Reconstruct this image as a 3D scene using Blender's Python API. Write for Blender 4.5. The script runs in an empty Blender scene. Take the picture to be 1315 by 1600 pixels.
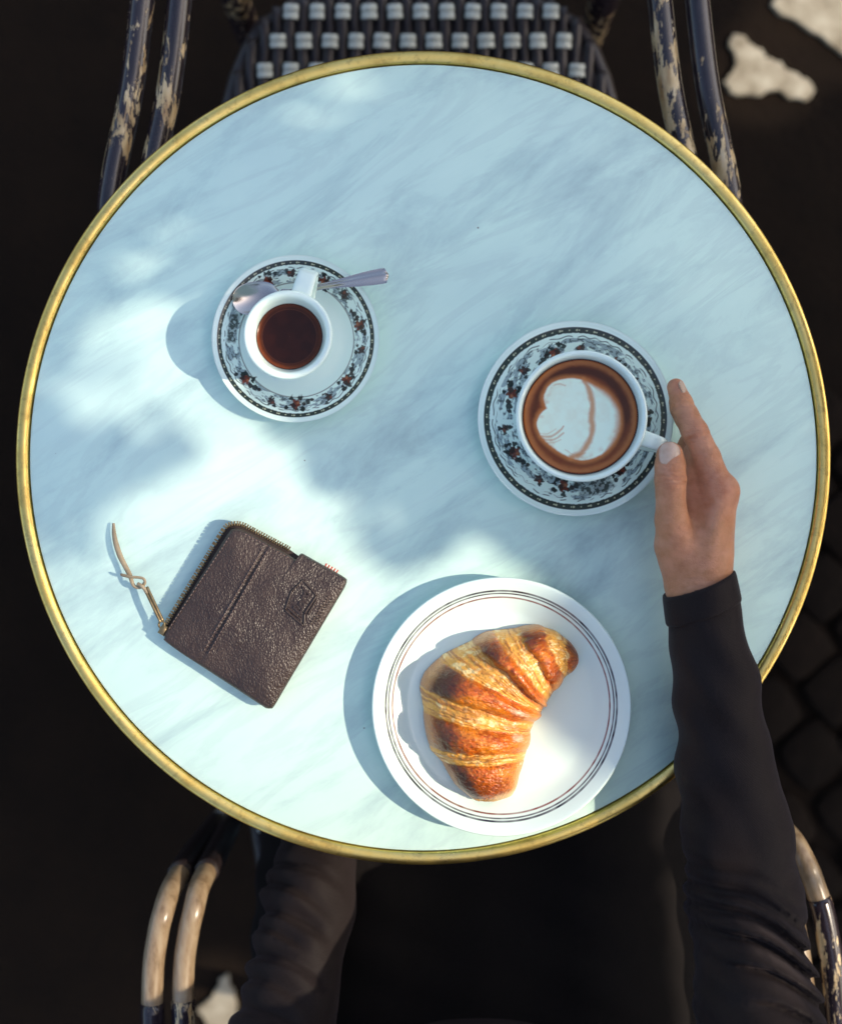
import bpy, bmesh, math, random
import numpy as np
from mathutils import Vector, Matrix

# ------------------------------------------------------------------ camera, sky, sun, exposure
scene = bpy.context.scene
COL = scene.collection
H = 1.05            # camera height above the table top
ZT = 0.74           # table top above the ground
PXM = 1600 / 0.755  # photo pixels per metre on the table top

cam_data = bpy.data.cameras.new('camera')
cam_data.sensor_width = 36.0
cam_data.sensor_fit = 'AUTO'
cam_data.lens = 18.0 / (0.3775 / H)
cam_data.clip_start = 0.02
cam_data.clip_end = 500
cam_data.dof.use_dof = True
cam_data.dof.focus_distance = H - 0.025
cam_data.dof.aperture_fstop = 3.3
cam = bpy.data.objects.new('camera', cam_data)
COL.objects.link(cam)
cam.location = (0, 0, ZT + H)
cam.rotation_euler = (0, 0, 0)
scene.camera = cam

SUN_EL, SUN_AZ = math.radians(42), math.radians(-4)     # azimuth counted from +X
world = bpy.data.worlds.new('World')
scene.world = world
world.use_nodes = True
wn = world.node_tree
wn.nodes.clear()
sky = wn.nodes.new('ShaderNodeTexSky')
sky.sky_type = 'NISHITA'
sky.sun_disc = False
sky.sun_elevation = SUN_EL
sky.sun_rotation = math.radians(90) - SUN_AZ
sky.air_density = 1.0
sky.dust_density = 4.0
sky.ozone_density = 0.2
bg = wn.nodes.new('ShaderNodeBackground')
bg.inputs['Strength'].default_value = 0.15
wo = wn.nodes.new('ShaderNodeOutputWorld')
wn.links.new(sky.outputs[0], bg.inputs[0])
wn.links.new(bg.outputs[0], wo.inputs[0])

sl = bpy.data.lights.new('sun', 'SUN')
sl.energy = 2.4
sl.angle = math.radians(0.53)
sl.color = (1.0, 0.86, 0.68)
sun = bpy.data.objects.new('sun', sl)
COL.objects.link(sun)
SD = Vector((math.cos(SUN_EL) * math.cos(SUN_AZ), math.cos(SUN_EL) * math.sin(SUN_AZ), math.sin(SUN_EL)))
sun.rotation_euler = (-SD).to_track_quat('-Z', 'Y').to_euler()
sun.location = (3, 0, 4)

scene.render.engine = 'CYCLES'
scene.cycles.use_denoising = True
scene.cycles.max_bounces = 8
vs = scene.view_settings
vs.view_transform = 'Standard'
vs.look = 'None'
vs.exposure = 1.0
vs.gamma = 1.0
vs.use_curve_mapping = False

random.seed(7)
rng = np.random.default_rng(7)

# ------------------------------------------------------------------ helpers
def W(px, py, h=0.0):
    """point h metres above the table top, from its place in the 1315x1600 plan view"""
    k = (H - h) / H / PXM
    return Vector(((px - 657.5) * k, (800 - py) * k, ZT + h))

def lin(r, g, b):
    def f(v):
        v /= 255.0
        return v / 12.92 if v <= 0.04045 else ((v + 0.055) / 1.055) ** 2.4
    return (f(r), f(g), f(b))

def link(name, me, mat=None, parent=None):
    o = bpy.data.objects.new(name, me)
    COL.objects.link(o)
    if mat is not None and not me.materials:
        me.materials.append(mat)
    if parent is not None:
        o.parent = parent
    return o

def mk(name, verts, faces, mat=None, parent=None, smooth=True, cols=None):
    me = bpy.data.meshes.new(name)
    if isinstance(verts, np.ndarray):
        verts = verts.tolist()
    if isinstance(faces, np.ndarray):
        faces = faces.tolist()
    me.from_pydata(verts, [], faces)
    if smooth:
        me.polygons.foreach_set('use_smooth', [True] * len(me.polygons))
    if cols is not None:
        at = me.color_attributes.new('Col', 'FLOAT_COLOR', 'POINT')
        a = np.ones((len(verts), 4), np.float32)
        a[:, :3] = cols
        at.data.foreach_set('color', a.ravel())
    me.update()
    return link(name, me, mat, parent)

def thing(name, label, cat, loc=(0, 0, 0), rz=0.0, group=None):
    o = bpy.data.objects.new(name, None)
    o.empty_display_size = 0.05
    COL.objects.link(o)
    o.location = loc
    o.rotation_euler = (0, 0, rz)
    tag(o, label, cat, group)
    return o

def tag(o, label, cat, group=None):
    o['label'] = label
    o['category'] = cat
    if group:
        o['group'] = group

class MB:
    """collects verts and faces of ONE mesh"""
    def __init__(s):
        s.v, s.f = [], []
    def add(s, v, f):
        n = len(s.v)
        s.v += [tuple(p) for p in v]
        s.f += [tuple(i + n for i in q) for q in f]
        return s
    def build(s, name, mat, parent=None, smooth=True):
        return mk(name, s.v, s.f, mat, parent, smooth)

def grid_faces(nu, nv, wrap_u=False, wrap_v=False):
    i = np.arange(nu if wrap_u else nu - 1)
    j = np.arange(nv if wrap_v else nv - 1)
    I, J = np.meshgrid(i, j, indexing='ij')
    I2, J2 = (I + 1) % nu, (J + 1) % nv
    return np.stack([I * nv + J, I2 * nv + J, I2 * nv + J2, I * nv + J2], -1).reshape(-1, 4)

def lathe(profile, n=96):
    """(r, z) profile to verts/faces round Z (open at r=0 with tiny radius)"""
    pr = np.array(profile, float)
    th = np.linspace(0, 2 * np.pi, n, endpoint=False)
    v = np.stack([pr[:, None, 0] * np.cos(th), pr[:, None, 0] * np.sin(th), np.repeat(pr[:, 1:2], n, 1)], -1).reshape(-1, 3)
    f = grid_faces(len(pr), n, False, True)
    return v, f[:, [0, 3, 2, 1]]

def smooth_path(pts, per=8, rad=None):
    """Catmull-Rom through pts; also interpolates radii"""
    P = [Vector(p) for p in pts]
    R = rad if rad is not None else [1] * len(P)
    out, ro = [], []
    for i in range(len(P) - 1):
        p0, p1, p2, p3 = P[max(i - 1, 0)], P[i], P[i + 1], P[min(i + 2, len(P) - 1)]
        for k in range(per):
            t = k / per
            out.append(0.5 * ((2 * p1) + (-p0 + p2) * t + (2 * p0 - 5 * p1 + 4 * p2 - p3) * t * t + (-p0 + 3 * p1 - 3 * p2 + p3) * t ** 3))
            ro.append(R[i] * (1 - t) + R[i + 1] * t)
    out.append(P[-1]); ro.append(R[-1])
    return out, ro

def tube(pts, rad, n=12, caps=True, flat=(1, 1), up=None):
    """tube along pts; rad scalar or list; flat scales the two section axes"""
    P = [Vector(p) for p in pts]
    if not hasattr(rad, '__len__'):
        rad = [rad] * len(P)
    v, f = [], []
    t0 = (P[1] - P[0]).normalized()
    nrm = Vector(up) if up else (Vector((0, 0, 1)) if abs(t0.z) < 0.9 else Vector((1, 0, 0)))
    nrm = (nrm - t0 * nrm.dot(t0)).normalized()
    for i, p in enumerate(P):
        t = (P[min(i + 1, len(P) - 1)] - P[max(i - 1, 0)])
        t = t.normalized() if t.length > 1e-9 else t0
        nrm = (nrm - t * nrm.dot(t)).normalized()
        b = t.cross(nrm)
        for k in range(n):
            a = 2 * math.pi * k / n
            v.append(p + nrm * (math.cos(a) * rad[i] * flat[0]) + b * (math.sin(a) * rad[i] * flat[1]))
    for i in range(len(P) - 1):
        for k in range(n):
            k2 = (k + 1) % n
            f.append((i * n + k, i * n + k2, (i + 1) * n + k2, (i + 1) * n + k))
    if caps:
        f.append(tuple(range(n - 1, -1, -1)))
        f.append(tuple((len(P) - 1) * n + k for k in range(n)))
    return v, f

def box(cx, cy, cz, sx, sy, sz, bev=0.0):
    x, y, z = sx / 2, sy / 2, sz / 2
    b = min(bev, x * .9, y * .9, z * .9)
    if b <= 0:
        v = [(cx + i * x, cy + j * y, cz + k * z) for k in (-1, 1) for j in (-1, 1) for i in (-1, 1)]
        return v, [(0, 2, 3, 1), (4, 5, 7, 6), (0, 1, 5, 4), (2, 6, 7, 3), (0, 4, 6, 2), (1, 3, 7, 5)]
    v = []
    for (zz, ins) in ((-z, b * .0), (z - b, 0), (z, b)):
        for (i, j) in ((-1, -1), (1, -1), (1, 1), (-1, 1)):
            v.append((cx + i * (x - ins), cy + j * (y - ins), cz + zz))
    f = [(3, 2, 1, 0), (8, 9, 10, 11)]
    for l in (0, 4):
        for k in range(4):
            k2 = (k + 1) % 4
            f.append((l + k, l + k2, l + 4 + k2, l + 4 + k))
    return v, f

# value noise, vectorised
def _hash(ix, iy, seed):
    n = (ix.astype(np.int64) * 374761393 + iy.astype(np.int64) * 668265263 + seed * 1442695041) & 0xFFFFFFFF
    n = ((n ^ (n >> 13)) * 1274126177) & 0xFFFFFFFF
    return ((n ^ (n >> 16)) & 0xFFFF) / 65535.0

def vnoise(x, y, seed=0):
    x, y = np.asarray(x, float), np.asarray(y, float)
    ix, iy = np.floor(x), np.floor(y)
    fx, fy = x - ix, y - iy
    fx, fy = fx * fx * (3 - 2 * fx), fy * fy * (3 - 2 * fy)
    a, b = _hash(ix, iy, seed), _hash(ix + 1, iy, seed)
    c, d = _hash(ix, iy + 1, seed), _hash(ix + 1, iy + 1, seed)
    return (a * (1 - fx) + b * fx) * (1 - fy) + (c * (1 - fx) + d * fx) * fy

def fbm(x, y, seed=0, o=4):
    s, a, t = 0, 1.0, 0
    for i in range(o):
        s = s + a * vnoise(x * 2 ** i, y * 2 ** i, seed + i * 17)
        t += a; a *= .5
    return s / t

def sstep(a, b, x):
    t = np.clip((x - a) / (b - a), 0, 1)
    return t * t * (3 - 2 * t)

def mixc(c, k, m):
    return c * (1 - m[..., None]) + np.array(k) * m[..., None]

# signed-distance modelling (for the body, hands and clothes)
class SDF:
    def __init__(s, lo, hi, h):
        s.lo, s.h = np.array(lo, float), h
        s.n = np.ceil((np.array(hi) - s.lo) / h).astype(int) + 1
        s.F = np.full(s.n, 1.0, np.float32)
    def axes(s, sl=None):
        ax = [s.lo[i] + np.arange(s.n[i]) * s.h for i in range(3)]
        return ax
    def sub(s, lo, hi):
        a = np.clip(np.floor((np.array(lo) - s.lo) / s.h).astype(int), 0, s.n)
        b = np.clip(np.ceil((np.array(hi) - s.lo) / s.h).astype(int) + 1, 0, s.n)
        return tuple(slice(a[i], b[i]) for i in range(3))
    def pts(s, sl):
        ax = s.axes()
        X, Y, Z = ax[0][sl[0]][:, None, None], ax[1][sl[1]][None, :, None], ax[2][sl[2]][None, None, :]
        return X, Y, Z
    def cone(s, a, b, ra, rb, k=0.004, sc=(1, 1, 1), disp=None):
        a, b = np.array(a, float), np.array(b, float)
        m = max(ra, rb) * max(1, max(sc)) + 3 * k + 2 * s.h + (0.008 if disp else 0)
        sl = s.sub(np.minimum(a, b) - m, np.maximum(a, b) + m)
        if any(q.stop - q.start < 1 for q in sl):
            return s
        X, Y, Z = s.pts(sl)
        d = b - a
        L = max(float(d @ d), 1e-12)
        t = np.clip(((X - a[0]) * d[0] + (Y - a[1]) * d[1] + (Z - a[2]) * d[2]) / L, 0, 1)
        ex, ey, ez = (X - a[0] - t * d[0]) / sc[0], (Y - a[1] - t * d[1]) / sc[1], (Z - a[2] - t * d[2]) / sc[2]
        D = np.sqrt(ex * ex + ey * ey + ez * ez) - (ra + (rb - ra) * t)
        if disp is not None:
            D = D + disp(t, ex, ey, ez, X, Y, Z)
        s.union(sl, D, k)
        return s
    def union(s, sl, D, k):
        F = s.F[sl]
        hh = np.clip(0.5 + 0.5 * (F - D) / k, 0, 1)
        s.F[sl] = (F * (1 - hh) + D * hh - k * hh * (1 - hh)).astype(np.float32)
    def chain(s, pts, rads, k=0.004, k0=None, disp=None):
        for i in range(len(pts) - 1):
            s.cone(pts[i], pts[i + 1], rads[i], rads[i + 1], k if (i or k0 is None) else k0, disp=disp)
        return s
    def merge(s, o, k):
        s.union((slice(None),) * 3, o.F, k)
    def carve(s, fn):
        """F = max(F, fn(X,Y,Z))"""
        sl = (slice(None),) * 3
        X, Y, Z = s.pts(sl)
        s.F = np.maximum(s.F, fn(X, Y, Z)).astype(np.float32)
    def mesh(s):
        F = s.F
        S = F < 0
        nx, ny, nz = F.shape
        c = S[:-1, :-1, :-1].astype(np.int8)
        cnt = np.zeros_like(c)
        for dx in (0, 1):
            for dy in (0, 1):
                for dz in (0, 1):
                    cnt += S[dx:nx - 1 + dx, dy:ny - 1 + dy, dz:nz - 1 + dz]
        act = (cnt > 0) & (cnt < 8)
        idx = np.argwhere(act)
        ids = np.full(act.shape, -1, np.int64)
        ids[act] = np.arange(len(idx))
        acc = np.zeros((len(idx), 3)); num = np.zeros(len(idx))
        cor = [(0, 0, 0), (1, 0, 0), (0, 1, 0), (1, 1, 0), (0, 0, 1), (1, 0, 1), (0, 1, 1), (1, 1, 1)]
        val = [F[idx[:, 0] + d[0], idx[:, 1] + d[1], idx[:, 2] + d[2]].astype(float) for d in cor]
        for p in range(8):
            for q in range(p + 1, 8):
                dd = np.abs(np.array(cor[p]) - np.array(cor[q]))
                if dd.sum() != 1:
                    continue
                m = (val[p] < 0) != (val[q] < 0)
                t = np.where(m, val[p] / np.where(m, val[p] - val[q], 1), 0)
                pos = np.array(cor[p])[None] + t[:, None] * (np.array(cor[q]) - np.array(cor[p]))[None]
                acc += np.where(m[:, None], pos, 0); num += m
        v = s.lo + (idx + acc / num[:, None]) * s.h
        faces = []
        for ax in range(3):
            a = [slice(None)] * 3; b = [slice(None)] * 3
            a[ax] = slice(0, -1); b[ax] = slice(1, None)
            s0, s1 = S[tuple(a)], S[tuple(b)]
            e = np.argwhere(s0 != s1)
            o1, o2 = (ax + 1) % 3, (ax + 2) % 3
            ok = (e[:, o1] > 0) & (e[:, o2] > 0) & (e[:, o1] < F.shape[o1] - 1) & (e[:, o2] < F.shape[o2] - 1)
            e = e[ok]
            fl = s0[e[:, 0], e[:, 1], e[:, 2]]
            def g(d1, d2):
                k = e.copy(); k[:, o1] += d1; k[:, o2] += d2
                return ids[k[:, 0], k[:, 1], k[:, 2]]
            q = np.stack([g(-1, -1), g(0, -1), g(0, 0), g(-1, 0)], 1)
            q[~fl] = q[~fl][:, ::-1]
            faces.append(q)
        faces = np.concatenate(faces)
        faces = faces[(faces >= 0).all(1)]
        return v, faces

# ------------------------------------------------------------------ materials
class NT:
    def __init__(s, name):
        s.m = bpy.data.materials.new(name)
        s.m.use_nodes = True
        s.t = s.m.node_tree
        s.b = s.t.nodes['Principled BSDF']
        s._c = None
    def n(s, ty, **kw):
        nd = s.t.nodes.new(ty)
        for k, v in kw.items():
            if hasattr(nd, k):
                setattr(nd, k, v)
            else:
                nd.inputs[k.replace('_', ' ')].default_value = v
        return nd
    def l(s, a, b):
        s.t.links.new(a, b)
    def coord(s, kind='Object', scale=(1, 1, 1), rot=(0, 0, 0), loc=(0, 0, 0)):
        tc = s.n('ShaderNodeTexCoord')
        mp = s.n('ShaderNodeMapping')
        mp.inputs['Scale'].default_value = scale
        mp.inputs['Rotation'].default_value = rot
        mp.inputs['Location'].default_value = loc
        s.l(tc.outputs[kind], mp.inputs[0])
        return mp.outputs[0]
    def noise(s, vec, scale, detail=4, rough=.55, dist=0.0):
        nd = s.n('ShaderNodeTexNoise')
        nd.inputs['Scale'].default_value = scale
        nd.inputs['Detail'].default_value = detail
        nd.inputs['Roughness'].default_value = rough
        nd.inputs['Distortion'].default_value = dist
        s.l(vec, nd.inputs['Vector'])
        return nd.outputs[0]
    def ramp(s, fac, stops):
        r = s.n('ShaderNodeValToRGB')
        e = r.color_ramp.elements
        while len(e) < len(stops):
            e.new(0.5)
        for i, (p, c) in enumerate(stops):
            e[i].position = p
            e[i].color = (*c, 1) if hasattr(c, '__len__') else (c, c, c, 1)
        s.l(fac, r.inputs[0])
        return r.outputs[0]
    def mix(s, fac, a, b, mode='MIX'):
        m = s.n('ShaderNodeMix', data_type='RGBA', blend_type=mode)
        for v, i in ((fac, 0), (a, 6), (b, 7)):
            if hasattr(v, 'is_output'):
                s.l(v, m.inputs[i])
            elif i == 0:
                m.inputs[0].default_value = v
            else:
                m.inputs[i].default_value = (*v, 1)
        return m.outputs[2]
    def col(s, c):
        if hasattr(c, 'is_output'):
            s.l(c, s.b.inputs['Base Color'])
        else:
            s.b.inputs['Base Color'].default_value = (*c, 1)
        return s
    def bump(s, height, strength=.3, dist=.001, prev=None):
        b = s.n('ShaderNodeBump')
        b.inputs['Strength'].default_value = strength
        b.inputs['Distance'].default_value = dist
        s.l(height, b.inputs['Height'])
        if prev is not None:
            s.l(prev, b.inputs['Normal'])
        s.l(b.outputs[0], s.b.inputs['Normal'])
        return b.outputs[0]
    def set(s, **kw):
        for k, v in kw.items():
            i = s.b.inputs[k.replace('_', ' ')]
            if hasattr(v, 'is_output'):
                s.l(v, i)
            else:
                i.default_value = (*v, 1) if hasattr(v, '__len__') and len(v) == 3 and i.type == 'RGBA' else v
        return s
    def attr(s):
        a = s.n('ShaderNodeVertexColor')
        a.layer_name = 'Col'
        return a.outputs[0]

def mat_marble():
    t = NT('marble')
    ang = math.radians(-33)
    v = t.coord('Object', (1, 1, 1), (0, 0, ang))
    st = t.n('ShaderNodeMapping'); st.inputs['Scale'].default_value = (6.5, 19, 7)
    t.l(v, st.inputs[0])
    a = t.noise(st.outputs[0], 1.0, 9, .66, .45)
    big = t.noise(v, 5.0, 4, .5, .4)
    c1 = t.ramp(a, [(.30, (.43, .60, .575)), (.40, (.545, .750, .690)), (.50, (.645, .870, .772)), (.72, (.690, .910, .805))])
    c2 = t.ramp(big, [(.35, (.87, .88, .93)), (.65, (1, 1, 1))])
    m1 = t.mix(1.0, c1, c2, 'MULTIPLY')
    # thin sharper veins
    st2 = t.n('ShaderNodeMapping'); st2.inputs['Scale'].default_value = (3.2, 15, 3); st2.inputs['Location'].default_value = (3, 5, 0)
    t.l(v, st2.inputs[0])
    w = t.noise(st2.outputs[0], 1.5, 7, .6, 1.2)
    ve = t.ramp(w, [(.44, 0.0), (.488, .16), (.512, .16), (.56, 0.0)])
    m2 = t.mix(ve, m1, (.33, .45, .48))
    # tiny pits
    vo = t.n('ShaderNodeTexVoronoi'); vo.inputs['Scale'].default_value = 42
    t.l(v, vo.inputs['Vector'])
    pit = t.ramp(vo.outputs['Distance'], [(.0, 1.0), (.022, 1.0), (.034, 0.0)])
    gate = t.ramp(t.noise(v, 60, 2), [(.585, 0.0), (.61, .8)])
    pg = t.mix(1.0, pit, gate, 'MULTIPLY')
    m3 = t.mix(pg, m2, (.10, .09, .08))
    t.col(m3)
    t.set(Roughness=t.ramp(t.noise(v, 30, 3), [(.3, .30), (.7, .42)]), Specular_IOR_Level=.35)
    t.bump(t.noise(v, 260, 3), .04, .0006)
    return t.m

def mat_brass():
    t = NT('worn_brass')
    v = t.coord('Object')
    n = t.noise(v, 26, 6, .65)
    n2 = t.noise(v, 180, 4, .6)
    c = t.ramp(n, [(.28, (.58, .38, .10)), (.46, (.84, .60, .17)), (.62, (.92, .68, .22)), (.8, (.86, .66, .26))])
    c = t.mix(t.ramp(n2, [(.34, .3), (.46, 0)]), c, (.30, .18, .06))
    t.col(c).set(Metallic=1.0, Roughness=t.ramp(n, [(.3, .46), (.7, .26)]))
    t.bump(n2, .12, .0008)
    return t.m

def mat_dark_metal():
    t = NT('cast_iron')
    v = t.coord('Object')
    n = t.noise(v, 40, 5)
    t.col(t.ramp(n, [(.3, (.012, .010, .009)), (.7, (.030, .024, .020))])).set(Roughness=.55)
    t.bump(n, .2, .001)
    return t.m

def mat_ceramic(name, c=(.75, .91, .84), attr=False):
    t = NT(name)
    v = t.coord('Object')
    n = t.noise(v, 45, 3)
    if attr:
        t.col(t.attr())
    else:
        t.col(t.mix(t.ramp(n, [(.35, 0.), (.7, 1.)]), tuple(x * .97 for x in c), c))
    t.set(Roughness=t.ramp(n, [(.3, .12), (.7, .20)]), Coat_Weight=.35, Coat_Roughness=.06)
    t.bump(n, .015, .001)
    return t.m

def mat_cane(name, dark=True):
    t = NT(name)
    v = t.coord('Object', (1, .28, 1))
    n = t.noise(v, 115, 8, .70, .2)
    big = t.noise(t.coord('Object', (1, .5, 1), (0, 0, 0), (.37, .11, .5)), 13, 3, .5)
    s = t.n('ShaderNodeMath', operation='MULTIPLY_ADD')
    t.l(big, s.inputs[0]); s.inputs[1].default_value = .75
    t.l(n, s.inputs[2])
    if dark:
        wear = t.ramp(s.outputs[0], [(.955, 0.0), (.985, 1.0)])
        paint = t.ramp(n, [(.3, (.012, .008, .010)), (.7, (.032, .023, .031))])
        bare = t.ramp(t.noise(v, 130, 4), [(.3, (.30, .17, .06)), (.55, (.56, .42, .22)), (.75, (.66, .56, .38))])
        t.col(t.mix(wear, paint, bare))
        t.set(Roughness=t.ramp(wear, [(0, .22), (1, .42)]), Coat_Weight=.25, Coat_Roughness=.15)
        t.bump(wear, .35, -.0006)
    else:
        c = t.ramp(n, [(.3, (.13, .078, .036)), (.5, (.28, .20, .12)), (.72, (.37, .29, .19))])
        t.col(c)
        t.set(Roughness=.33, Coat_Weight=.2, Coat_Roughness=.2)
        t.bump(n, .1, .0006)
    return t.m

def mat_plastic(name, c, c2, rough=.4):
    t = NT(name)
    v = t.coord('Object')
    n = t.noise(v, 160, 4)
    t.col(t.ramp(n, [(.3, c), (.7, c2)])).set(Roughness=rough)
    t.bump(n, .15, .0005)
    return t.m

def mat_leather(name='brown_leather', grain=.50):
    t = NT(name)
    v = t.coord('Object')
    vo = t.n('ShaderNodeTexVoronoi', feature='SMOOTH_F1')
    vo.inputs['Scale'].default_value = 760
    vo.inputs['Smoothness'].default_value = .35
    wv = t.n('ShaderNodeMapping'); wv.inputs['Rotation'].default_value = (0, 0, .6); wv.inputs['Scale'].default_value = (1, .7, 1)
    t.l(v, wv.inputs[0])
    nz = t.n('ShaderNodeTexNoise'); nz.inputs['Scale'].default_value = 120
    t.l(wv.outputs[0], nz.inputs['Vector'])
    dm = t.mix(.006, (0, 0, 0), nz.outputs[1], 'ADD')
    ad = t.n('ShaderNodeVectorMath', operation='ADD')
    t.l(wv.outputs[0], ad.inputs[0]); t.l(dm, ad.inputs[1])
    t.l(ad.outputs[0], vo.inputs['Vector'])
    n = t.noise(v, 35, 4)
    c = t.ramp(n, [(.3, (.024, .0125, .0085)), (.7, (.046, .0265, .019))])
    t.col(c).set(Roughness=t.ramp(n, [(.3, .36), (.7, .48)]), Specular_IOR_Level=.60)
    b1 = t.bump(vo.outputs['Distance'], grain, -.0011)
    fine = t.noise(v, 900, 3)
    t.bump(fine, .12, .0003, b1)
    return t.m

def mat_cloth(name, c, c2, sheen=.4, rough=.75, spec=.3, shc=(.5, .42, .45)):
    t = NT(name)
    v = t.coord('Object')
    n = t.noise(v, 22, 4)
    wv = t.n('ShaderNodeTexWave', wave_type='BANDS', bands_direction='DIAGONAL')
    wv.inputs['Scale'].default_value = 420
    wv.inputs['Distortion'].default_value = 3
    t.l(v, wv.inputs['Vector'])
    fn = t.noise(v, 1100, 2)
    t.col(t.mix(t.ramp(fn, [(.3, 0.), (.7, 1.)]), t.ramp(n, [(.3, c), (.7, c2)]), tuple(x * 1.5 for x in c2)))
    t.set(Roughness=rough, Sheen_Weight=sheen, Sheen_Roughness=.45, Sheen_Tint=shc, Specular_IOR_Level=spec)
    b = t.bump(wv.outputs[1], .12, .0005)
    t.bump(fn, .25, .0005, b)
    return t.m

def mat_skin():
    t = NT('skin')
    v = t.coord('Object')
    a = t.attr()
    n = t.noise(v, 160, 5, .6)
    c = t.mix(t.ramp(n, [(.35, 0.), (.65, .55)]), a, (.60, .285, .16))
    t.col(c)
    t.set(Roughness=t.ramp(n, [(.3, .40), (.7, .52)]), Subsurface_Weight=.12, Subsurface_Radius=(.006, .002, .001), Subsurface_Scale=1.0, Specular_IOR_Level=.4)
    vo = t.n('ShaderNodeTexVoronoi'); vo.inputs['Scale'].default_value = 900
    t.l(v, vo.inputs['Vector'])
    b = t.bump(vo.outputs['Distance'], .35, .0006)
    t.bump(t.noise(t.coord('Object', (1, 2.6, 1)), 260, 6, .65), .65, .0010, b)
    return t.m

def mat_attr(name, rough=.4, coat=0., bump_scale=400, bump=.2, dist=.0006, spec=.5):
    t = NT(name)
    v = t.coord('Object')
    n = t.noise(v, bump_scale, 4)
    t.col(t.attr()).set(Roughness=rough, Coat_Weight=coat, Coat_Roughness=.12, Specular_IOR_Level=spec)
    t.bump(n, bump, dist)
    return t.m

def mat_steel():
    t = NT('polished_steel')
    v = t.coord('Object', (1, 5, 1))
    n = t.noise(v, 220, 4)
    t.col((.50, .46, .43)).set(Metallic=1.0, Roughness=t.ramp(n, [(.3, .13), (.7, .24)]))
    return t.m

def mat_ground():
    t = NT('ground_earth')
    v = t.coord('Object')
    n = t.noise(v, 9, 8, .65)
    t.col(t.ramp(n, [(.3, (.0042, .0022, .0010)), (.7, (.0088, .0048, .0023))])).set(Roughness=.95, Specular_IOR_Level=.15)
    t.bump(t.noise(v, 90, 5), .5, .006)
    return t.m

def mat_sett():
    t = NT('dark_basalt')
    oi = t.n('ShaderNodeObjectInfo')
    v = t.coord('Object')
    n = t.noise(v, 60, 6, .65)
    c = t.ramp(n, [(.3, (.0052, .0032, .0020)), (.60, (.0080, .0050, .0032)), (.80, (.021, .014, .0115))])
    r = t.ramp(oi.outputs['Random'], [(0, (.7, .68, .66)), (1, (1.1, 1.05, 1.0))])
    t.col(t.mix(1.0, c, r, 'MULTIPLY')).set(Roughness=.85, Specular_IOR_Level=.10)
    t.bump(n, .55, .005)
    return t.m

def mat_sun_patch():  # sunlight on the dark ground, put into a pale colour
    t = NT('pale_sun_patch')
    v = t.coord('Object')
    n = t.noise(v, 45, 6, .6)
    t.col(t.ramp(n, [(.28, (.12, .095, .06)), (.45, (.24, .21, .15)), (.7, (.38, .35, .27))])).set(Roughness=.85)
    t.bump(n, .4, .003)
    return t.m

def mat_leaf():
    t = NT('leaf_green')
    v = t.coord('Object')
    n = t.noise(v, 3.0, 3)
    t.col(t.ramp(n, [(.35, (.035, .075, .018)), (.65, (.070, .125, .030))])).set(Roughness=.5)
    return t.m

def mat_bark():
    t = NT('bark')
    v = t.coord('Object', (1, 1, .25))
    n = t.noise(v, 30, 6, .65)
    t.col(t.ramp(n, [(.3, (.05, .035, .022)), (.7, (.16, .12, .085))])).set(Roughness=.9)
    t.bump(n, .8, .01)
    return t.m

M = dict(marble=mat_marble(), brass=mat_brass(), iron=mat_dark_metal(), ceramic=mat_ceramic('white_porcelain'),
         ceramic_print=mat_ceramic('printed_porcelain', attr=True), cane_dark=mat_cane('worn_dark_cane'),
         cane=mat_cane('blond_cane', False),
         weave_dark=mat_plastic('dark_weave', (.012, .0075, .0075), (.024, .016, .017), .42),
         weave_white=mat_plastic('white_weave', (.40, .43, .38), (.56, .58, .52), .6),
         leather=mat_leather(), leather_press=mat_leather('pressed_leather', .12), sweater=mat_cloth('black_knit', (.0085, .0062, .0060), (.0130, .0096, .0095), .14, .62, .10),
         trousers=mat_cloth('black_trousers', (.004, .0035, .003), (.006, .005, .005), .04, .9, .1),
         skin=mat_skin(), steel=mat_steel(), ground=mat_ground(), sett=mat_sett(), pale=mat_sun_patch(),
         leaf=mat_leaf(), bark=mat_bark(),
         nail=mat_plastic('fingernail', (.52, .35, .25), (.60, .44, .34), .2),
         coffee=mat_attr('coffee_surface', .26, 0.12, 300, .05, .0004, .2),
         crust=mat_attr('glazed_crust', .36, .22, 520, .7, .0011, .5),
         thread=mat_plastic('brown_thread', (.10, .065, .055), (.16, .11, .10), .6),
         gold=mat_plastic('zip_brass', (.20, .14, .07), (.34, .26, .14), .36),
         tape=mat_plastic('zip_tape', (.020, .012, .010), (.04, .026, .022), .8),
         cord=mat_plastic('tan_cord', (.20, .155, .10), (.33, .27, .18), .65),
         red=mat_plastic('red_ribbon', (.42, .05, .03), (.52, .08, .05), .6),
         whitecloth=mat_plastic('white_ribbon', (.70, .68, .62), (.78, .76, .70), .6),
         hair=mat_plastic('dark_hair', (.015, .009, .006), (.03, .018, .012), .45))
for k in ('gold',):
    M[k].node_tree.nodes['Principled BSDF'].inputs['Metallic'].default_value = .85

# ------------------------------------------------------------------ ground
def in_poly(x, y, poly):
    x, y = np.asarray(x, float), np.asarray(y, float)
    ins = np.zeros(x.shape, bool)
    n = len(poly)
    for i in range(n):
        x1, y1 = poly[i]; x2, y2 = poly[(i + 1) % n]
        if y1 == y2:
            continue
        c = ((y1 > y) != (y2 > y)) & (x < (x2 - x1) * (y - y1) / (y2 - y1) + x1)
        ins ^= c
    return ins

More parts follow.
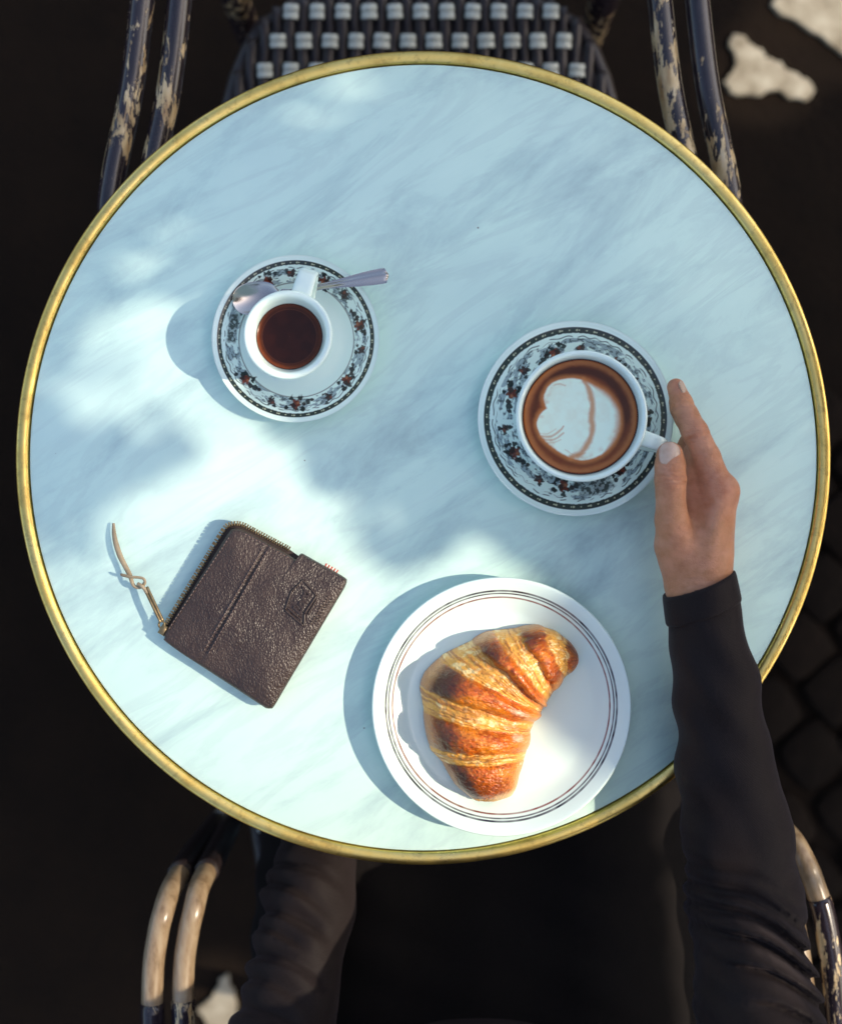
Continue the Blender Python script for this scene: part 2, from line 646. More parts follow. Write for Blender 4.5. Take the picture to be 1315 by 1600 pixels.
ground = mk('ground', [(-40, -40, 0), (40, -40, 0), (40, 40, 0), (-40, 40, 0)], [(0, 1, 2, 3)], M['ground'], smooth=False)
ground['kind'] = 'structure'
SUN_PATCH_PX = [  # outlines of the sun patches on the ground
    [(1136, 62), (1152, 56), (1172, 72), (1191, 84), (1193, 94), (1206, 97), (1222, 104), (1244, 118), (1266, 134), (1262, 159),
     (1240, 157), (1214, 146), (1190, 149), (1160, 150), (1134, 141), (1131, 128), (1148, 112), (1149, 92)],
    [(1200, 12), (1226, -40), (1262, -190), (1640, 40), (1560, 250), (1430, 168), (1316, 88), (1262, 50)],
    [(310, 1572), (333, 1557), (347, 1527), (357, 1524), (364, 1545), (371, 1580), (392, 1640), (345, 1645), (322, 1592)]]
SUN_PATCHES = [[tuple(W(x, y, -ZT).xy) for x, y in p] for p in SUN_PATCH_PX]

def sett_mesh(seed):
    r = random.Random(seed)
    s = .0362
    v, f = [], []
    ring = []
    for k in range(12):
        a = (math.pi / 2) * (k // 3) + (.30, math.pi / 4, math.pi / 2 - .30)[k % 3]
        ca, sa = math.cos(a), math.sin(a)
        q = 1 / (abs(ca) ** 8 + abs(sa) ** 8) ** (1 / 8)
        ring.append((ca * q * s * (1 + r.uniform(-.07, .05)), sa * q * s * (1 + r.uniform(-.07, .05))))
    for z, k in ((-.022, 1.0), (-.006, 1.0), (-.0015, .96), (0.0, .86)):
        v += [(x * k, y * k, z + (r.uniform(-.0012, .0012) if z > -.02 else 0)) for x, y in ring]
    v.append((0, 0, .002))
    for l in range(3):
        for k in range(12):
            k2 = (k + 1) % 12
            f.append((l * 12 + k, l * 12 + k2, (l + 1) * 12 + k2, (l + 1) * 12 + k))
    for k in range(12):
        f.append((36 + k, 36 + (k + 1) % 12, 48))
    return v, f

sett_data = []
for s in range(5):
    v, f = sett_mesh(s)
    me = bpy.data.meshes.new('sett')
    me.from_pydata([tuple(p) for p in v], [], f)
    me.polygons.foreach_set('use_smooth', [True] * len(me.polygons))
    me.materials.append(M['sett'])
    sett_data.append((me, v, f))
far = MB()
ca, sa = math.cos(math.radians(40)), math.sin(math.radians(40))
spots = []
for i in range(-46, 47):
    for j in range(-46, 47):
        u, w = i * .0785 + .02 * math.sin(j * .7), j * .0785 + (.039 if i % 2 else 0)
        x, y = u * ca - w * sa + random.uniform(-.004, .004), u * sa + w * ca + random.uniform(-.004, .004)
        if not (.30 + .12 * math.sin(y * 5) < x < 2.2 and -2.2 < y < .22 + .1 * math.sin(x * 7)):
            continue
        if any(in_poly(np.array([x]), np.array([y]), p)[0] for p in SUN_PATCHES):
            continue
        spots.append((x, y, random.uniform(.007, .011), random.uniform(-.12, .12) + math.radians(40), random.randrange(5)))
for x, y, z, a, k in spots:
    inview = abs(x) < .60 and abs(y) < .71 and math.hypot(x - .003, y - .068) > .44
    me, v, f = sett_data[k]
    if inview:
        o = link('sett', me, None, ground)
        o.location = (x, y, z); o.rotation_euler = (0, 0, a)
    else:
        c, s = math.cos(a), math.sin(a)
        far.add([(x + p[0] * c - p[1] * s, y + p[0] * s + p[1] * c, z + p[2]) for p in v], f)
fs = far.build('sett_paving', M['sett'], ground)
fs['kind'] = 'stuff'
for p in SUN_PATCHES:
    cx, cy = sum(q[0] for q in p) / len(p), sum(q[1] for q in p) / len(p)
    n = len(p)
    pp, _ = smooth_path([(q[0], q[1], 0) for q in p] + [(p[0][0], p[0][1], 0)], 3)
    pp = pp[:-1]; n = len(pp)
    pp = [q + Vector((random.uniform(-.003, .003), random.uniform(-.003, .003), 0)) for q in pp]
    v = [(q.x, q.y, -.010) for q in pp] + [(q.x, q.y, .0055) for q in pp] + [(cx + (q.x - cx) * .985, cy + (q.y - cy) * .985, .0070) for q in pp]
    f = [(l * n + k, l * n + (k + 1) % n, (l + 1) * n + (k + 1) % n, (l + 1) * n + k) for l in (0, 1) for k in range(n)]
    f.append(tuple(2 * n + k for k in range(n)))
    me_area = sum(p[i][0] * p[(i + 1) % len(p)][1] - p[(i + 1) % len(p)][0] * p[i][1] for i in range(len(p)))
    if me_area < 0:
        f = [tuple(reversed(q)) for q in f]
    mk('sun_patch', v, f, M['pale'], ground, smooth=False)  # thin pale slab in a sun patch's outline, sunlight put into colour and shape

# ------------------------------------------------------------------ the tree that dapples the light (sun side, beyond the right edge)
BIG = [(172, 800), (228, 765), (330, 748), (430, 752), (515, 785), (538, 850), (568, 893), (640, 910), (720, 885), (785, 920),
       (800, 985), (768, 1060), (785, 1122), (868, 1178), (935, 1262), (960, 1400), (790, 1500), (740, 1600), (560, 1640), (470, 1620),
       (300, 1640), (200, 1450), (-80, 1200), (-40, 955), (80, 925), (165, 910)]
POLYS = [BIG, [(1395, 1300), (1560, 1330), (1580, 1720), (1420, 1760)]]
ELL = [(742, 872, 55, 28), (213, 419, 42, 24), (298, 339, 42, 24), (372, 690, 62, 28), (223, 597, 52, 28), (213, 490, 44, 20),
       (150, 632, 50, 30), (508, 160, 24, 34), (548, 118, 50, 18), (282, 243, 26, 14), (106, 745, 24, 26), (95, 560, 18, 40), (180, 540, 30, 16), (125, 470, 18, 26), (350, 250, 24, 12), (430, 200, 26, 14), (70, 660, 14, 30), (300, 480, 22, 10),
       (245, 690, 36, 18), (330, 420, 26, 12), (60, 850, 22, 26), (420, 735, 40, 16), (278, 590, 62, 78), (258, 520, 40, 60), (340, 662, 50, 30),
       (1855, 2225, 105, 120), (3300, -240, 150, 130), (3620, -470, 330, 260), (3500, -350, 160, 130)]

def sunlit_gap(qx, qy):
    m = np.zeros(qx.shape, bool)
    for p in POLYS:
        m |= in_poly(qx, qy, p)
    for cx, cy, rx, ry in [(a, b, c * (.70 if a < 1000 else 1), d * (.70 if a < 1000 else 1)) for a, b, c, d in ELL]:
        m |= ((qx - cx) / rx) ** 2 + ((qy - cy) / ry) ** 2 < 1
    return m

tree = thing('street_tree', 'broad leafy street tree on the sunny side, dappling the round table with shade', 'tree', (2.95, -.25, 0))
sd = np.array(SD)
N = 60000
qx = rng.uniform(-.75, 1.95, N); qy = rng.uniform(-1.20, 1.0, N)
ctr_x, ctr_y = .55, -.10
dd = rng.uniform(1.65, 2.85, N)
rr = np.sqrt(((qx - ctr_x) / 1.42) ** 2 + ((qy - ctr_y) / 1.13) ** 2)
keep = rr < 1.03 + .12 * (rng.random(N) - .5)
qx, qy, dd = qx[keep], qy[keep], dd[keep]
C = np.stack([qx, qy, np.full(len(qx), ZT)], 1) + dd[:, None] * sd
L = rng.uniform(.026, .050, len(C)); Wd = L * rng.uniform(.55, .72, len(C))
A = rng.uniform(0, 2 * np.pi, len(C))
tx = rng.normal(0, .45, len(C)); ty = rng.normal(0, .45, len(C))
tmpl = np.array([(-.5, 0, 0), (-.22, -.42, .10), (.18, -.40, .08), (.5, 0, -.05), (.18, .40, .08), (-.22, .42, .10)])
V = np.zeros((len(C), 6, 3))
V[:, :, 0] = tmpl[None, :, 0] * L[:, None]; V[:, :, 1] = tmpl[None, :, 1] * Wd[:, None] * 1.2; V[:, :, 2] = tmpl[None, :, 2] * L[:, None]
x, y = V[:, :, 0] * np.cos(A)[:, None] - V[:, :, 1] * np.sin(A)[:, None], V[:, :, 0] * np.sin(A)[:, None] + V[:, :, 1] * np.cos(A)[:, None]
z = V[:, :, 2] + x * tx[:, None] + y * ty[:, None]
V = np.stack([x, y, z], -1) + C[:, None, :]
# leave the openings of the crown free
sam = np.concatenate([V, V.mean(1, keepdims=True), (V[:, 1:2] + V[:, 4:5]) / 2, (V[:, 0:1] + V[:, 3:4]) / 2], 1)
kk = (sam[:, :, 2] - ZT) / sd[2]
sx = (sam[:, :, 0] - kk * sd[0]) * PXM + 657.5
sy = 800 - (sam[:, :, 1] - kk * sd[1]) * PXM
bad = sunlit_gap(sx, sy).any(1)
V = V[~bad]
base = np.array(tree.location)
fv = (V - base).reshape(-1, 3)
i0 = np.arange(len(V)) * 6
ff = np.concatenate([np.stack([i0, i0 + 1, i0 + 2, i0 + 3], 1), np.stack([i0, i0 + 3, i0 + 4, i0 + 5], 1)])
mk('crown', fv, ff, M['leaf'], tree, smooth=False)
tr, ra = smooth_path([(0, 0, -.02), (.03, .02, .6), (-.02, .05, 1.3), (-.10, .08, 1.95), (-.22, .10, 2.5)], 6, [.13, .10, .09, .075, .05])
mb = MB().add(*tube(tr, ra, 14))
mb.build('trunk', M['bark'], tree)
for a, e, ln, st in ((2.6, .35, .9, 20), (3.6, .4, .8, 19), (4.6, .45, .9, 17), (.2, .7, .6, 21)):
    p = tr[st]
    d = Vector((math.cos(a) * math.cos(e), math.sin(a) * math.cos(e), math.sin(e)))
    pts, rr_ = smooth_path([p, p + d * ln * .4 + Vector((0, 0, .03)), p + d * ln * .75 + Vector((.04, .03, .1)), p + d * ln + Vector((0, 0, .2))], 5, [.035, .024, .015, .006])
    MB().add(*tube(pts, rr_, 8)).build('limb', M['bark'], tree)

# ------------------------------------------------------------------ round cafe table
TC = W(661, 715, 0)
table = thing('cafe_table', 'round marble cafe table with a worn brass edge', 'table', (TC.x, TC.y, 0))
R = 636.5 / PXM
prof = [(.0004, ZT - .020), (R - .0104, ZT - .020), (R - .0102, ZT - .0025), (R - .0105, ZT - .0008), (R - .0114, ZT), (R * .5, ZT), (.0004, ZT)]
v, f = lathe(prof, 192)
mk('marble_top', v, f, M['marble'], table)
# brass band: rounded section
sec = []
for k in range(13):
    a = math.pi * k / 12
    sec.append((R - .0047 + math.cos(math.pi - a) * .0047, ZT - .0012 + math.sin(a) * .0030))
sec = [(R - .0094, ZT - .014)] + sec + [(R + .0002, ZT - .012), (R - .0004, ZT - .0225), (R - .003, ZT - .0265), (R - .012, ZT - .0265), (R - .0094, ZT - .014)]
v, f = lathe(sec, 256)
mk('brass_edge', v, f, M['brass'], table)
v, f = lathe([(.0004, ZT - .030), (R - .02, ZT - .030), (R - .02, ZT - .0205), (.0004, ZT - .0205)], 96)
mk('underside_board', v, f, M['iron'], table)
v, f = lathe([(.0004, .03), (.05, .03), (.032, .06), (.028, .12), (.024, .35), (.026, .60), (.034, .66), (.07, .70), (.09, ZT - .0305), (.0004, ZT - .0305)], 32)
mk('column', v, f, M['iron'], table)
for k in range(3):
    a = math.radians(30 + 120 * k)
    pts, rr_ = smooth_path([(math.cos(a) * q, math.sin(a) * q, zz) for q, zz in ((.01, .09), (.10, .085), (.19, .045), (.26, .016))], 6, [.026, .022, .018, .014])
    MB().add(*tube(pts, rr_, 10)).build('foot', M['iron'], table)

# ------------------------------------------------------------------ bistro chairs
def seat_half(y):
    return float(np.interp(y, [-.20, -.196, -.185, -.165, -.115, 0, .12, .20], [.105, .125, .145, .160, .181, .200, .210, .212]))

def build_chair(label, loc, rz, xs, wraps, core, gap=.0290):
    """xs: (y, x) of the outer arm cane; wraps: y behind which the cane is bound dark, per side and cane"""
    ch = thing('bistro_chair', label, 'chair', loc, rz, 'woven cane bistro chairs')
    zs = .45
    out = [(seat_half(y), y) for y in np.linspace(-.2, .2, 17)]
    ring = [(x, y, zs - .006) for x, y in out] + [(0.1, .215, zs - .006), (-.1, .215, zs - .006)] + [(-x, y, zs - .006) for x, y in reversed(out)]
    ring.append(ring[0])
    ring = [(a * .985, b * .985, c - .010) for a, b, c in ring]
    MB().add(*tube(ring, .008, 8, caps=False)).build('seat_frame', M['weave_dark'], ch)
    n = len(out)
    v = [(x, y, zs - .012) for x, y in out] + [(-x, y, zs - .012) for x, y in out]
    f = [(k, k + 1, n + k + 1, n + k) for k in range(n - 1)]
    mk('seat_backing', v, f, M['weave_dark'], ch, smooth=False)
    # dark upright strands
    for k in range(-17, 18):
        x = k * .0122
        ys = [y for y in np.linspace(-.2, .2, 81) if seat_half(y) > abs(x) + .004]
        if len(ys) < 5:
            continue
        pts = [(x + .0008 * math.sin(y * 90 + k), y, zs + .0016 * math.cos((y / .0277 + k) * math.pi)) for y in np.linspace(ys[0], ys[-1], 40)]
        MB().add(*tube(pts, .0050, 6, flat=(.45, 1))).build('strand', M['weave_dark'], ch)
    # pale checks: two thin strands side by side, passing over every other upright
    fl = MB()
    for s in (-1, 1):
        pts = [(-.0068, s * .0036, -.0022), (-.0060, s * .0036, .0008), (0, s * .0036, .0014), (.0060, s * .0036, .0008), (.0068, s * .0036, -.0022)]
        fl.add(*tube(pts, .0034, 8, flat=(.28, 1)))
    fm = bpy.data.meshes.new('pale_strand')
    fm.from_pydata([tuple(p) for p in fl.v], [], fl.f)
    fm.polygons.foreach_set('use_smooth', [True] * len(fm.polygons))
    fm.materials.append(M['weave_white'])
    for r in range(14):
        y = -.180 + r * .0277
        for k in range(-9, 10):
            x = (k + (.5 if r % 2 else 0)) * .0244 - .001
            if seat_half(y) < abs(x) + .008:
                continue
            o = link('pale_strand', fm, None, ch)
            o.location = (x, y, zs + .0028)
            o.rotation_euler = (random.uniform(-.06, .06), random.uniform(-.06, .06), random.uniform(-.07, .07))
            o.scale = (random.uniform(.93, 1.06), random.uniform(.90, 1.05), 1)
    # arms: two canes on either side, bending down in front
    for s in (-1, 1):
        for c in (0, 1):
            off = -gap * c
            pts = [((x + off) * s, y, .668 - .002 * c) for y, x in xs]
            yl, xl = xs[-1]
            pts += [((xl - .005 + off * .95) * s, yl + .015, .655), ((xl - .009 + off * .9) * s, yl + .022, .628)]
            pth, _ = smooth_path(pts, 7)
            MB().add(*tube(pth, .0098 if core == 'cane_dark' else .0086, 14)).build('arm', M[core], ch)
            w = wraps[(s, c)]
            if w is not None:
                wp = [p for p in pth if p.y < w and p.z > .64]
                if len(wp) > 2:
                    MB().add(*tube(wp, .0094, 14)).build('arm_binding', M['cane_dark'], ch)
        xl = xs[-1][1]; yl = xs[-1][0]
        for c in (0, 1):
            off = -gap * c
            MB().add(*tube(smooth_path([((xl - .009 + off * .9) * s, yl + .022, .632), ((xl - .011 + off * .8) * s, yl + .024, .55), ((xl - .016 + off * .5) * s, yl + .026, .44)], 5)[0], .0102, 12)).build('front_support', M['weave_dark'], ch)  # cane below the bend coloured dark to stand in for shade
        MB().add(*tube([((xl - .022) * s, yl + .026, .46), ((xl - .026) * s, yl + .028, .25), ((xl - .03) * s, yl + .03, 0.001)], .014, 12)).build('leg', M['cane_dark'], ch)
        MB().add(*tube(smooth_path([(.165 * s, -.235, .001), (.172 * s, -.20, .25), (.178 * s, -.205, .46), (.19 * s, -.245, .70), (.185 * s, -.275, .84)], 5)[0], .014, 12)).build('leg', M['cane_dark'], ch)
        x0 = xs[0][1]
        MB().add(*tube([((xl - .026) * s, yl + .028, .22), (.170 * s, -.205, .22)], .009, 8)).build('stretcher', M['cane_dark'], ch)
        MB().add(*tube([((x0 - .012) * s, xs[0][0], .668), (.188 * s, -.24, .672)], .010, 8)).build('arm_joint', M['cane_dark'], ch)
    MB().add(*tube([(-.165, .15, .26), (.165, .15, .26)], .009, 8)).build('stretcher', M['cane_dark'], ch)
    MB().add(*tube(smooth_path([(-.185, -.275, .84), (-.14, -.290, .885), (0, -.300, .90), (.14, -.290, .885), (.185, -.275, .84)], 6)[0], .014, 12)).build('back_rail', M['cane_dark'], ch)
    bw = MB()
    for k in range(-7, 8):
        x = k * .0245
        bw.add(*tube([(x, -.212, .50), (x, -.25, .70), (x, -.290, .87)], .0062, 6, flat=(.4, 1)))
    for r in range(13):
        z = .53 + r * .0265
        y = -.212 - (z - .5) * .21
        bw.add(*tube([(-.178, y + .002, z), (.178, y + .002, z)], .005, 6))
    o = bw.build('back_weave', M['weave_dark'], ch)
    return ch

XS_TOP = [(-.24, .205), (-.18, .2125), (-.116, .218), (-.045, .2265), (.021, .2400), (.055, .2440)]
XS_BOT = [(-.24, .255), (-.15, .266), (-.03, .2690), (.03, .2655), (.062, .2590), (.078, .2540)]
NOW = {(s, c): None for s in (-1, 1) for c in (0, 1)}
build_chair('empty woven chair with worn dark cane arms on the far side of the table', (-.001, .29, 0), math.pi, XS_TOP, NOW, 'cane_dark')
build_chair('chair with blond cane arm ends under the seated person', (.056, -.375, 0), math.radians(4.5), XS_BOT,
            {(-1, 0): .013, (-1, 1): .013, (1, 0): .052, (1, 1): -.20}, 'cane', .0240)

# ------------------------------------------------------------------ crockery
def flower_print(x, y, band, inner, seed, vign):
    """printed border of a saucer; x, y in units of the saucer radius"""
    r = np.hypot(x, y); th = np.arctan2(y, x)
    white = np.array((.75, .91, .84))
    c = np.broadcast_to(white, x.shape + (3,)).copy()
    zone = sstep(inner, inner + .012, r) * (1 - sstep(band[0] - .05, band[0] - .035, r))
    # faint blue-grey sprays
    sp = fbm(th * 9 + 3, r * 26, seed, 4)
    c = mixc(c, lin(118, 138, 150), zone * sstep(.46, .56, sp) * .75)
    sp2 = fbm(th * 30, r * 60, seed + 5, 3)
    c = mixc(c, lin(26, 34, 40), zone * sstep(.54, .64, sp2) * .70 * sstep(.38, .52, sp))
    # ring of dark green with light beads
    edge = .006 * (vnoise(th * 60, r * 0, seed) - .5)
    b = sstep(band[0], band[0] + .010, r + edge) * (1 - sstep(band[1] - .008, band[1] + .002, r))
    c = mixc(c, lin(18, 30, 27), b * .98)
    mid = (band[0] + band[1]) / 2
    nb = 96
    for k in range(nb):
        a = 2 * math.pi * (k + .3 * ((k * 7) % 3 - 1)) / nb
        rad = .0105 if k % 3 else .0145
        m = 1 - sstep(rad * .5, rad, np.hypot(x - mid * math.cos(a), y - mid * math.sin(a)))
        c = mixc(c, lin(190, 190, 160), m * .85)
    # scalloped thin lines inside the band
    for rr0, amp, wd, al in ((band[0] - .030, .008, .006, .75), (band[0] - .060, .012, .004, .45)):
        wav = rr0 + amp * np.sin(th * 34 + 2 * np.sin(th * 5))
        c = mixc(c, lin(40, 52, 56), (1 - sstep(wd * .5, wd * 1.6, np.abs(r - wav))) * al * sstep(.3, .5, vnoise(th * 14, rr0 * 90, seed + 9)))
    # inner hairline
    c = mixc(c, lin(110, 110, 105), (1 - sstep(.004, .011, np.abs(r - inner))) * .75)
    rn = random.Random(seed)
    nmaj = 7
    rm = (inner + band[0]) / 2 - .01
    for k in range(nmaj):
        a0 = 2 * math.pi * k / nmaj + seed * .37
        def blob(a, rr0, rad, colr, al=.95, star=0, ph=0):
            nonlocal c
            dx, dy = x - rr0 * math.cos(a), y - rr0 * math.sin(a)
            d = np.hypot(dx, dy)
            if star:
                d = d / (1 + .20 * np.cos(star * np.arctan2(dy, dx) + ph))
            d = d * (1 + .5 * (vnoise(x * 60, y * 60, seed + k) - .5))
            c = mixc(c, colr, (1 - sstep(rad * .72, rad * 1.05, d)) * al)
        if vign is not None and abs((a0 - vign + math.pi) % (2 * math.pi) - math.pi) < .30:
            continue
        # leaves, flower, trailing berries
        for q in range(10):
            blob(a0 + rn.uniform(-.13, .13), rm + rn.uniform(-.085, .085), rn.uniform(.018, .034), lin(14, 20, 22), .95, 3, rn.uniform(0, 6))
        blob(a0 + .01, rm - .005, .058, lin(104, 38, 22), .97, 5, rn.uniform(0, 6))
        blob(a0 - .03, rm + .012, .034, lin(48, 16, 15), .95, 4, 1)
        blob(a0 + .04, rm - .02, .018, lin(165, 96, 60), .8)
        for j, (da, dr, rad) in enumerate(((.135, .0, .030), (.20, -.02, .036), (.27, -.035, .024), (-.13, .05, .026))):
            blob(a0 + da, rm + dr, rad, lin(34, 14, 16) if j % 2 == 0 else lin(16, 15, 22), .95)
        a1 = a0 + math.pi / nmaj + .08
        for q in range(6):
            blob(a1 + rn.uniform(-.07, .07), rm + rn.uniform(-.05, .07), rn.uniform(.014, .026), lin(20, 26, 30), .9, 3, rn.uniform(0, 6))
        blob(a1, rm + .015, .047, lin(50, 22, 24), .95, 5, rn.uniform(0, 6))
        blob(a1 + .03, rm + .03, .020, lin(120, 60, 46), .8)
    if vign is not None:
        da = (th - vign + math.pi) % (2 * math.pi) - math.pi
        m = (1 - sstep(.22, .30, np.abs(da) + .06 * fbm(x * 30, y * 30, 4))) * sstep(inner + .02, inner + .05, r) * (1 - sstep(band[0] - .08, band[0] - .05, r))
        eng = fbm(x * 38, y * 38, 31, 4)
        c = mixc(c, lin(150, 165, 165), m * .8)
        c = mixc(c, lin(42, 52, 50), m * sstep(.42, .58, eng) * .9)
    return c

def saucer(name, label, ctr, Rs, zr, band, inner, seed, vign, well):
    th_n = 560
    top = []
    # top surface, from centre to rim
    rs = np.concatenate([np.linspace(.004, inner - .02, 24), np.linspace(inner - .018, .985, 110)])
    pts = []
    for q in rs:
        zz = .0062 + (zr - .0085) * float(sstep(well, 1.02, q)) ** 0.9 * 1.02
        if q > .955:
            zz += (q - .955) * .010
        if q < well:
            zz -= .0012 * (1 - q / well) ** .5 * 0
        pts.append((q, zz))
    pts += [(.993, pts[-1][1] - .0002), (1.0, zr - .0016), (.996, zr - .0032), (.97, zr - .0046), (.80, .0085), (.62, .0032), (.55, .0001), (.50, .0001), (.49, .003), (.02, .003)]
    pr = np.array(pts)
    v, f = lathe([(a * Rs, b) for a, b in pts], th_n)
    f = f[:, ::-1]
    xx, yy = v[:, 0] / Rs, v[:, 1] / Rs
    cols = flower_print(xx, yy, band, inner, seed, vign)
    ntop = len(rs) * th_n
    cols[ntop:] = (.75, .91, .84)
    o = mk(name, v, f, M['ceramic_print'], None, True, cols)
    o.location = ctr
    return o

E_S = W(461.5, 529, .018); E_S.z = ZT + .0005
es = saucer('saucer', 0, E_S, 131 * (H - .018) / H / PXM, .0190, (.885, .942), .690, 3, math.radians(170), .55)
tag(es, 'small flower bordered saucer under the espresso cup and spoon', 'saucer')
L_S = W(899, 653.5, .020); L_S.z = ZT + .0005
ls = saucer('saucer', 0, L_S, 153 * (H - .020) / H / PXM, .0200, (.872, .940), .560, 5, math.radians(-72), .50)
tag(ls, 'larger flower bordered saucer under the cup of latte', 'saucer')

def cup(name, label, ctr, prof_out, prof_in, hang, hdist, hw, hz, hlow):
    root = thing(name, label, 'cup', ctr)
    v, f = lathe(prof_out + prof_in, 112)
    mk('bowl', v, f, M['ceramic'], root)
    # strap handle
    d = Vector((math.cos(hang), math.sin(hang), 0)); s = Vector((-math.sin(hang), math.cos(hang), 0))
    r_top = float(np.interp(hz, [p[1] for p in prof_out], [p[0] for p in prof_out])) - .002
    r_low = float(np.interp(hlow, [p[1] for p in prof_out], [p[0] for p in prof_out])) - .002
    ext = hdist
    path = [(r_top, hz), (r_top + (ext - r_top) * .45, hz + .0010), (r_top + (ext - r_top) * .85, hz - .001), (ext, hz - .008), (ext - .003, (hz + hlow) / 2), (ext - .010, hlow + .004), (r_low, hlow)]
    pts, _ = smooth_path([d * a + Vector((0, 0, b)) for a, b in path], 7)
    vv, ff = [], []
    n = 14
    for i, p in enumerate(pts):
        t = (pts[min(i + 1, len(pts) - 1)] - pts[max(i - 1, 0)]).normalized()
        nn = s.cross(t)
        ww = hw / 2 * (1.0 - .12 * math.sin(math.pi * i / (len(pts) - 1)))
        for k in range(n):
            a = 2 * math.pi * k / n
            ca_, sa_ = math.cos(a), math.sin(a)
            e = .55
            vv.append(p + s * (math.copysign(abs(ca_) ** e, ca_) * ww) + nn * (math.copysign(abs(sa_) ** e, sa_) * .0024))
    for i in range(len(pts) - 1):
        for k in range(n):
            k2 = (k + 1) % n
            ff.append((i * n + k, i * n + k2, (i + 1) * n + k2, (i + 1) * n + k))
    mk('handle', vv, ff, M['ceramic'], root)
    return root

EC = W(450, 523, .0575); EC.z = ZT + .0069
ke = (H - .057) / H / PXM
ro = 69.5 * ke
po = [(.0004, .0012), (.010, .0012), (.0125, .0), (.0150, .0), (.0155, .0025), (.0190, .008), (.0235, .018), (.0268, .030), (.0290, .042), (ro - .0004, .0495), (ro, .0508)]
pi_ = [(ro - .0006, .0518), (ro - .0020, .0523), (ro - .0036, .0517), (ro - .0048, .0500), (.0252, .0460), (.0240, .0420), (.0222, .0360), (.0195, .024), (.012, .012), (.0004, .009)]
ecup = cup('espresso_cup', 'thick white espresso cup of black coffee beside the teaspoon', EC, po, pi_, math.radians(72.5), .0475, .0150, .0475, .0215)
LC = W(908, 650, .066); LC.z = ZT + .0069
kl = (H - .066) / H / PXM
ro = 103 * kl
po = [(.0004, .0012), (.016, .0012), (.019, .0), (.0225, .0), (.0230, .003), (.0285, .010), (.0355, .022), (.0405, .036), (.0435, .048), (ro - .0004, .0575), (ro, .0590)]
pi_ = [(ro - .0005, .0600), (ro - .0016, .0605), (ro - .0030, .0598), (ro - .0038, .0585), (.0410, .0540), (.0398, .0490), (.037, .036), (.028, .018), (.0004, .010)]
lcup = cup('latte_cup', 'wide white cup of latte with poured milk pattern, held by its handle', LC, po, pi_, math.radians(-19), .0620, .0118, .0520, .0200)

def disc(name, rad, z, colfn, mat, parent, n=150, m=260):
    rs = np.concatenate([[.003], np.linspace(.01, 1, n)])
    th = np.linspace(0, 2 * np.pi, m, endpoint=False)
    x = rs[:, None] * np.cos(th); y = rs[:, None] * np.sin(th)
    zz = z + .0006 * sstep(.94, 1.0, np.hypot(x, y))
    v = np.stack([x * rad, y * rad, zz], -1).reshape(-1, 3)
    f = grid_faces(len(rs), m, False, True)
    cols = colfn(x.ravel(), y.ravel())
    return mk(name, v, f, mat, parent, True, cols)

def espresso_cols(x, y):
    r = np.hypot(x, y); th = np.arctan2(y, x)
    c = np.broadcast_to(np.array(lin(44, 17, 10)), x.shape + (3,)).copy()
    n = fbm(x * 4 + 9, y * 4, 12, 4)
    c = mixc(c, lin(70, 28, 14), sstep(.4, .7, n) * .22)
    e = sstep(.80, .97, r + .05 * (n - .5))
    c = mixc(c, lin(120, 58, 22), e * (.35 + .65 * sstep(-.2, .9, -np.cos(th - .75))))
    c = mixc(c, lin(96, 52, 34), (1 - sstep(.006, .022, np.abs(r - .83))) * .5)  # faint inner ring: a reflection painted into the coffee colour
    c = mixc(c, lin(60, 24, 12), sstep(.97, .995, r))
    return c

def zl(px, py):
    """latte picture coordinates to units of the coffee radius"""
    return ((px - 690) / 337.0, (627 - py) / 337.0)

def seg_dist(x, y, pts):
    d = np.full(x.shape, 9.0)
    for (x1, y1), (x2, y2) in zip(pts[:-1], pts[1:]):
        L2 = (x2 - x1) ** 2 + (y2 - y1) ** 2 + 1e-12
        t = np.clip(((x - x1) * (x2 - x1) + (y - y1) * (y2 - y1)) / L2, 0, 1)
        d = np.minimum(d, np.hypot(x - x1 - t * (x2 - x1), y - y1 - t * (y2 - y1)))
    return d

def dense(pts, per=6, closed=False):
    p = [Vector((a, b, 0)) for a, b in pts]
    if closed:
        p.append(p[0])
    o, _ = smooth_path(p, per)
    return [(q.x, q.y) for q in o]

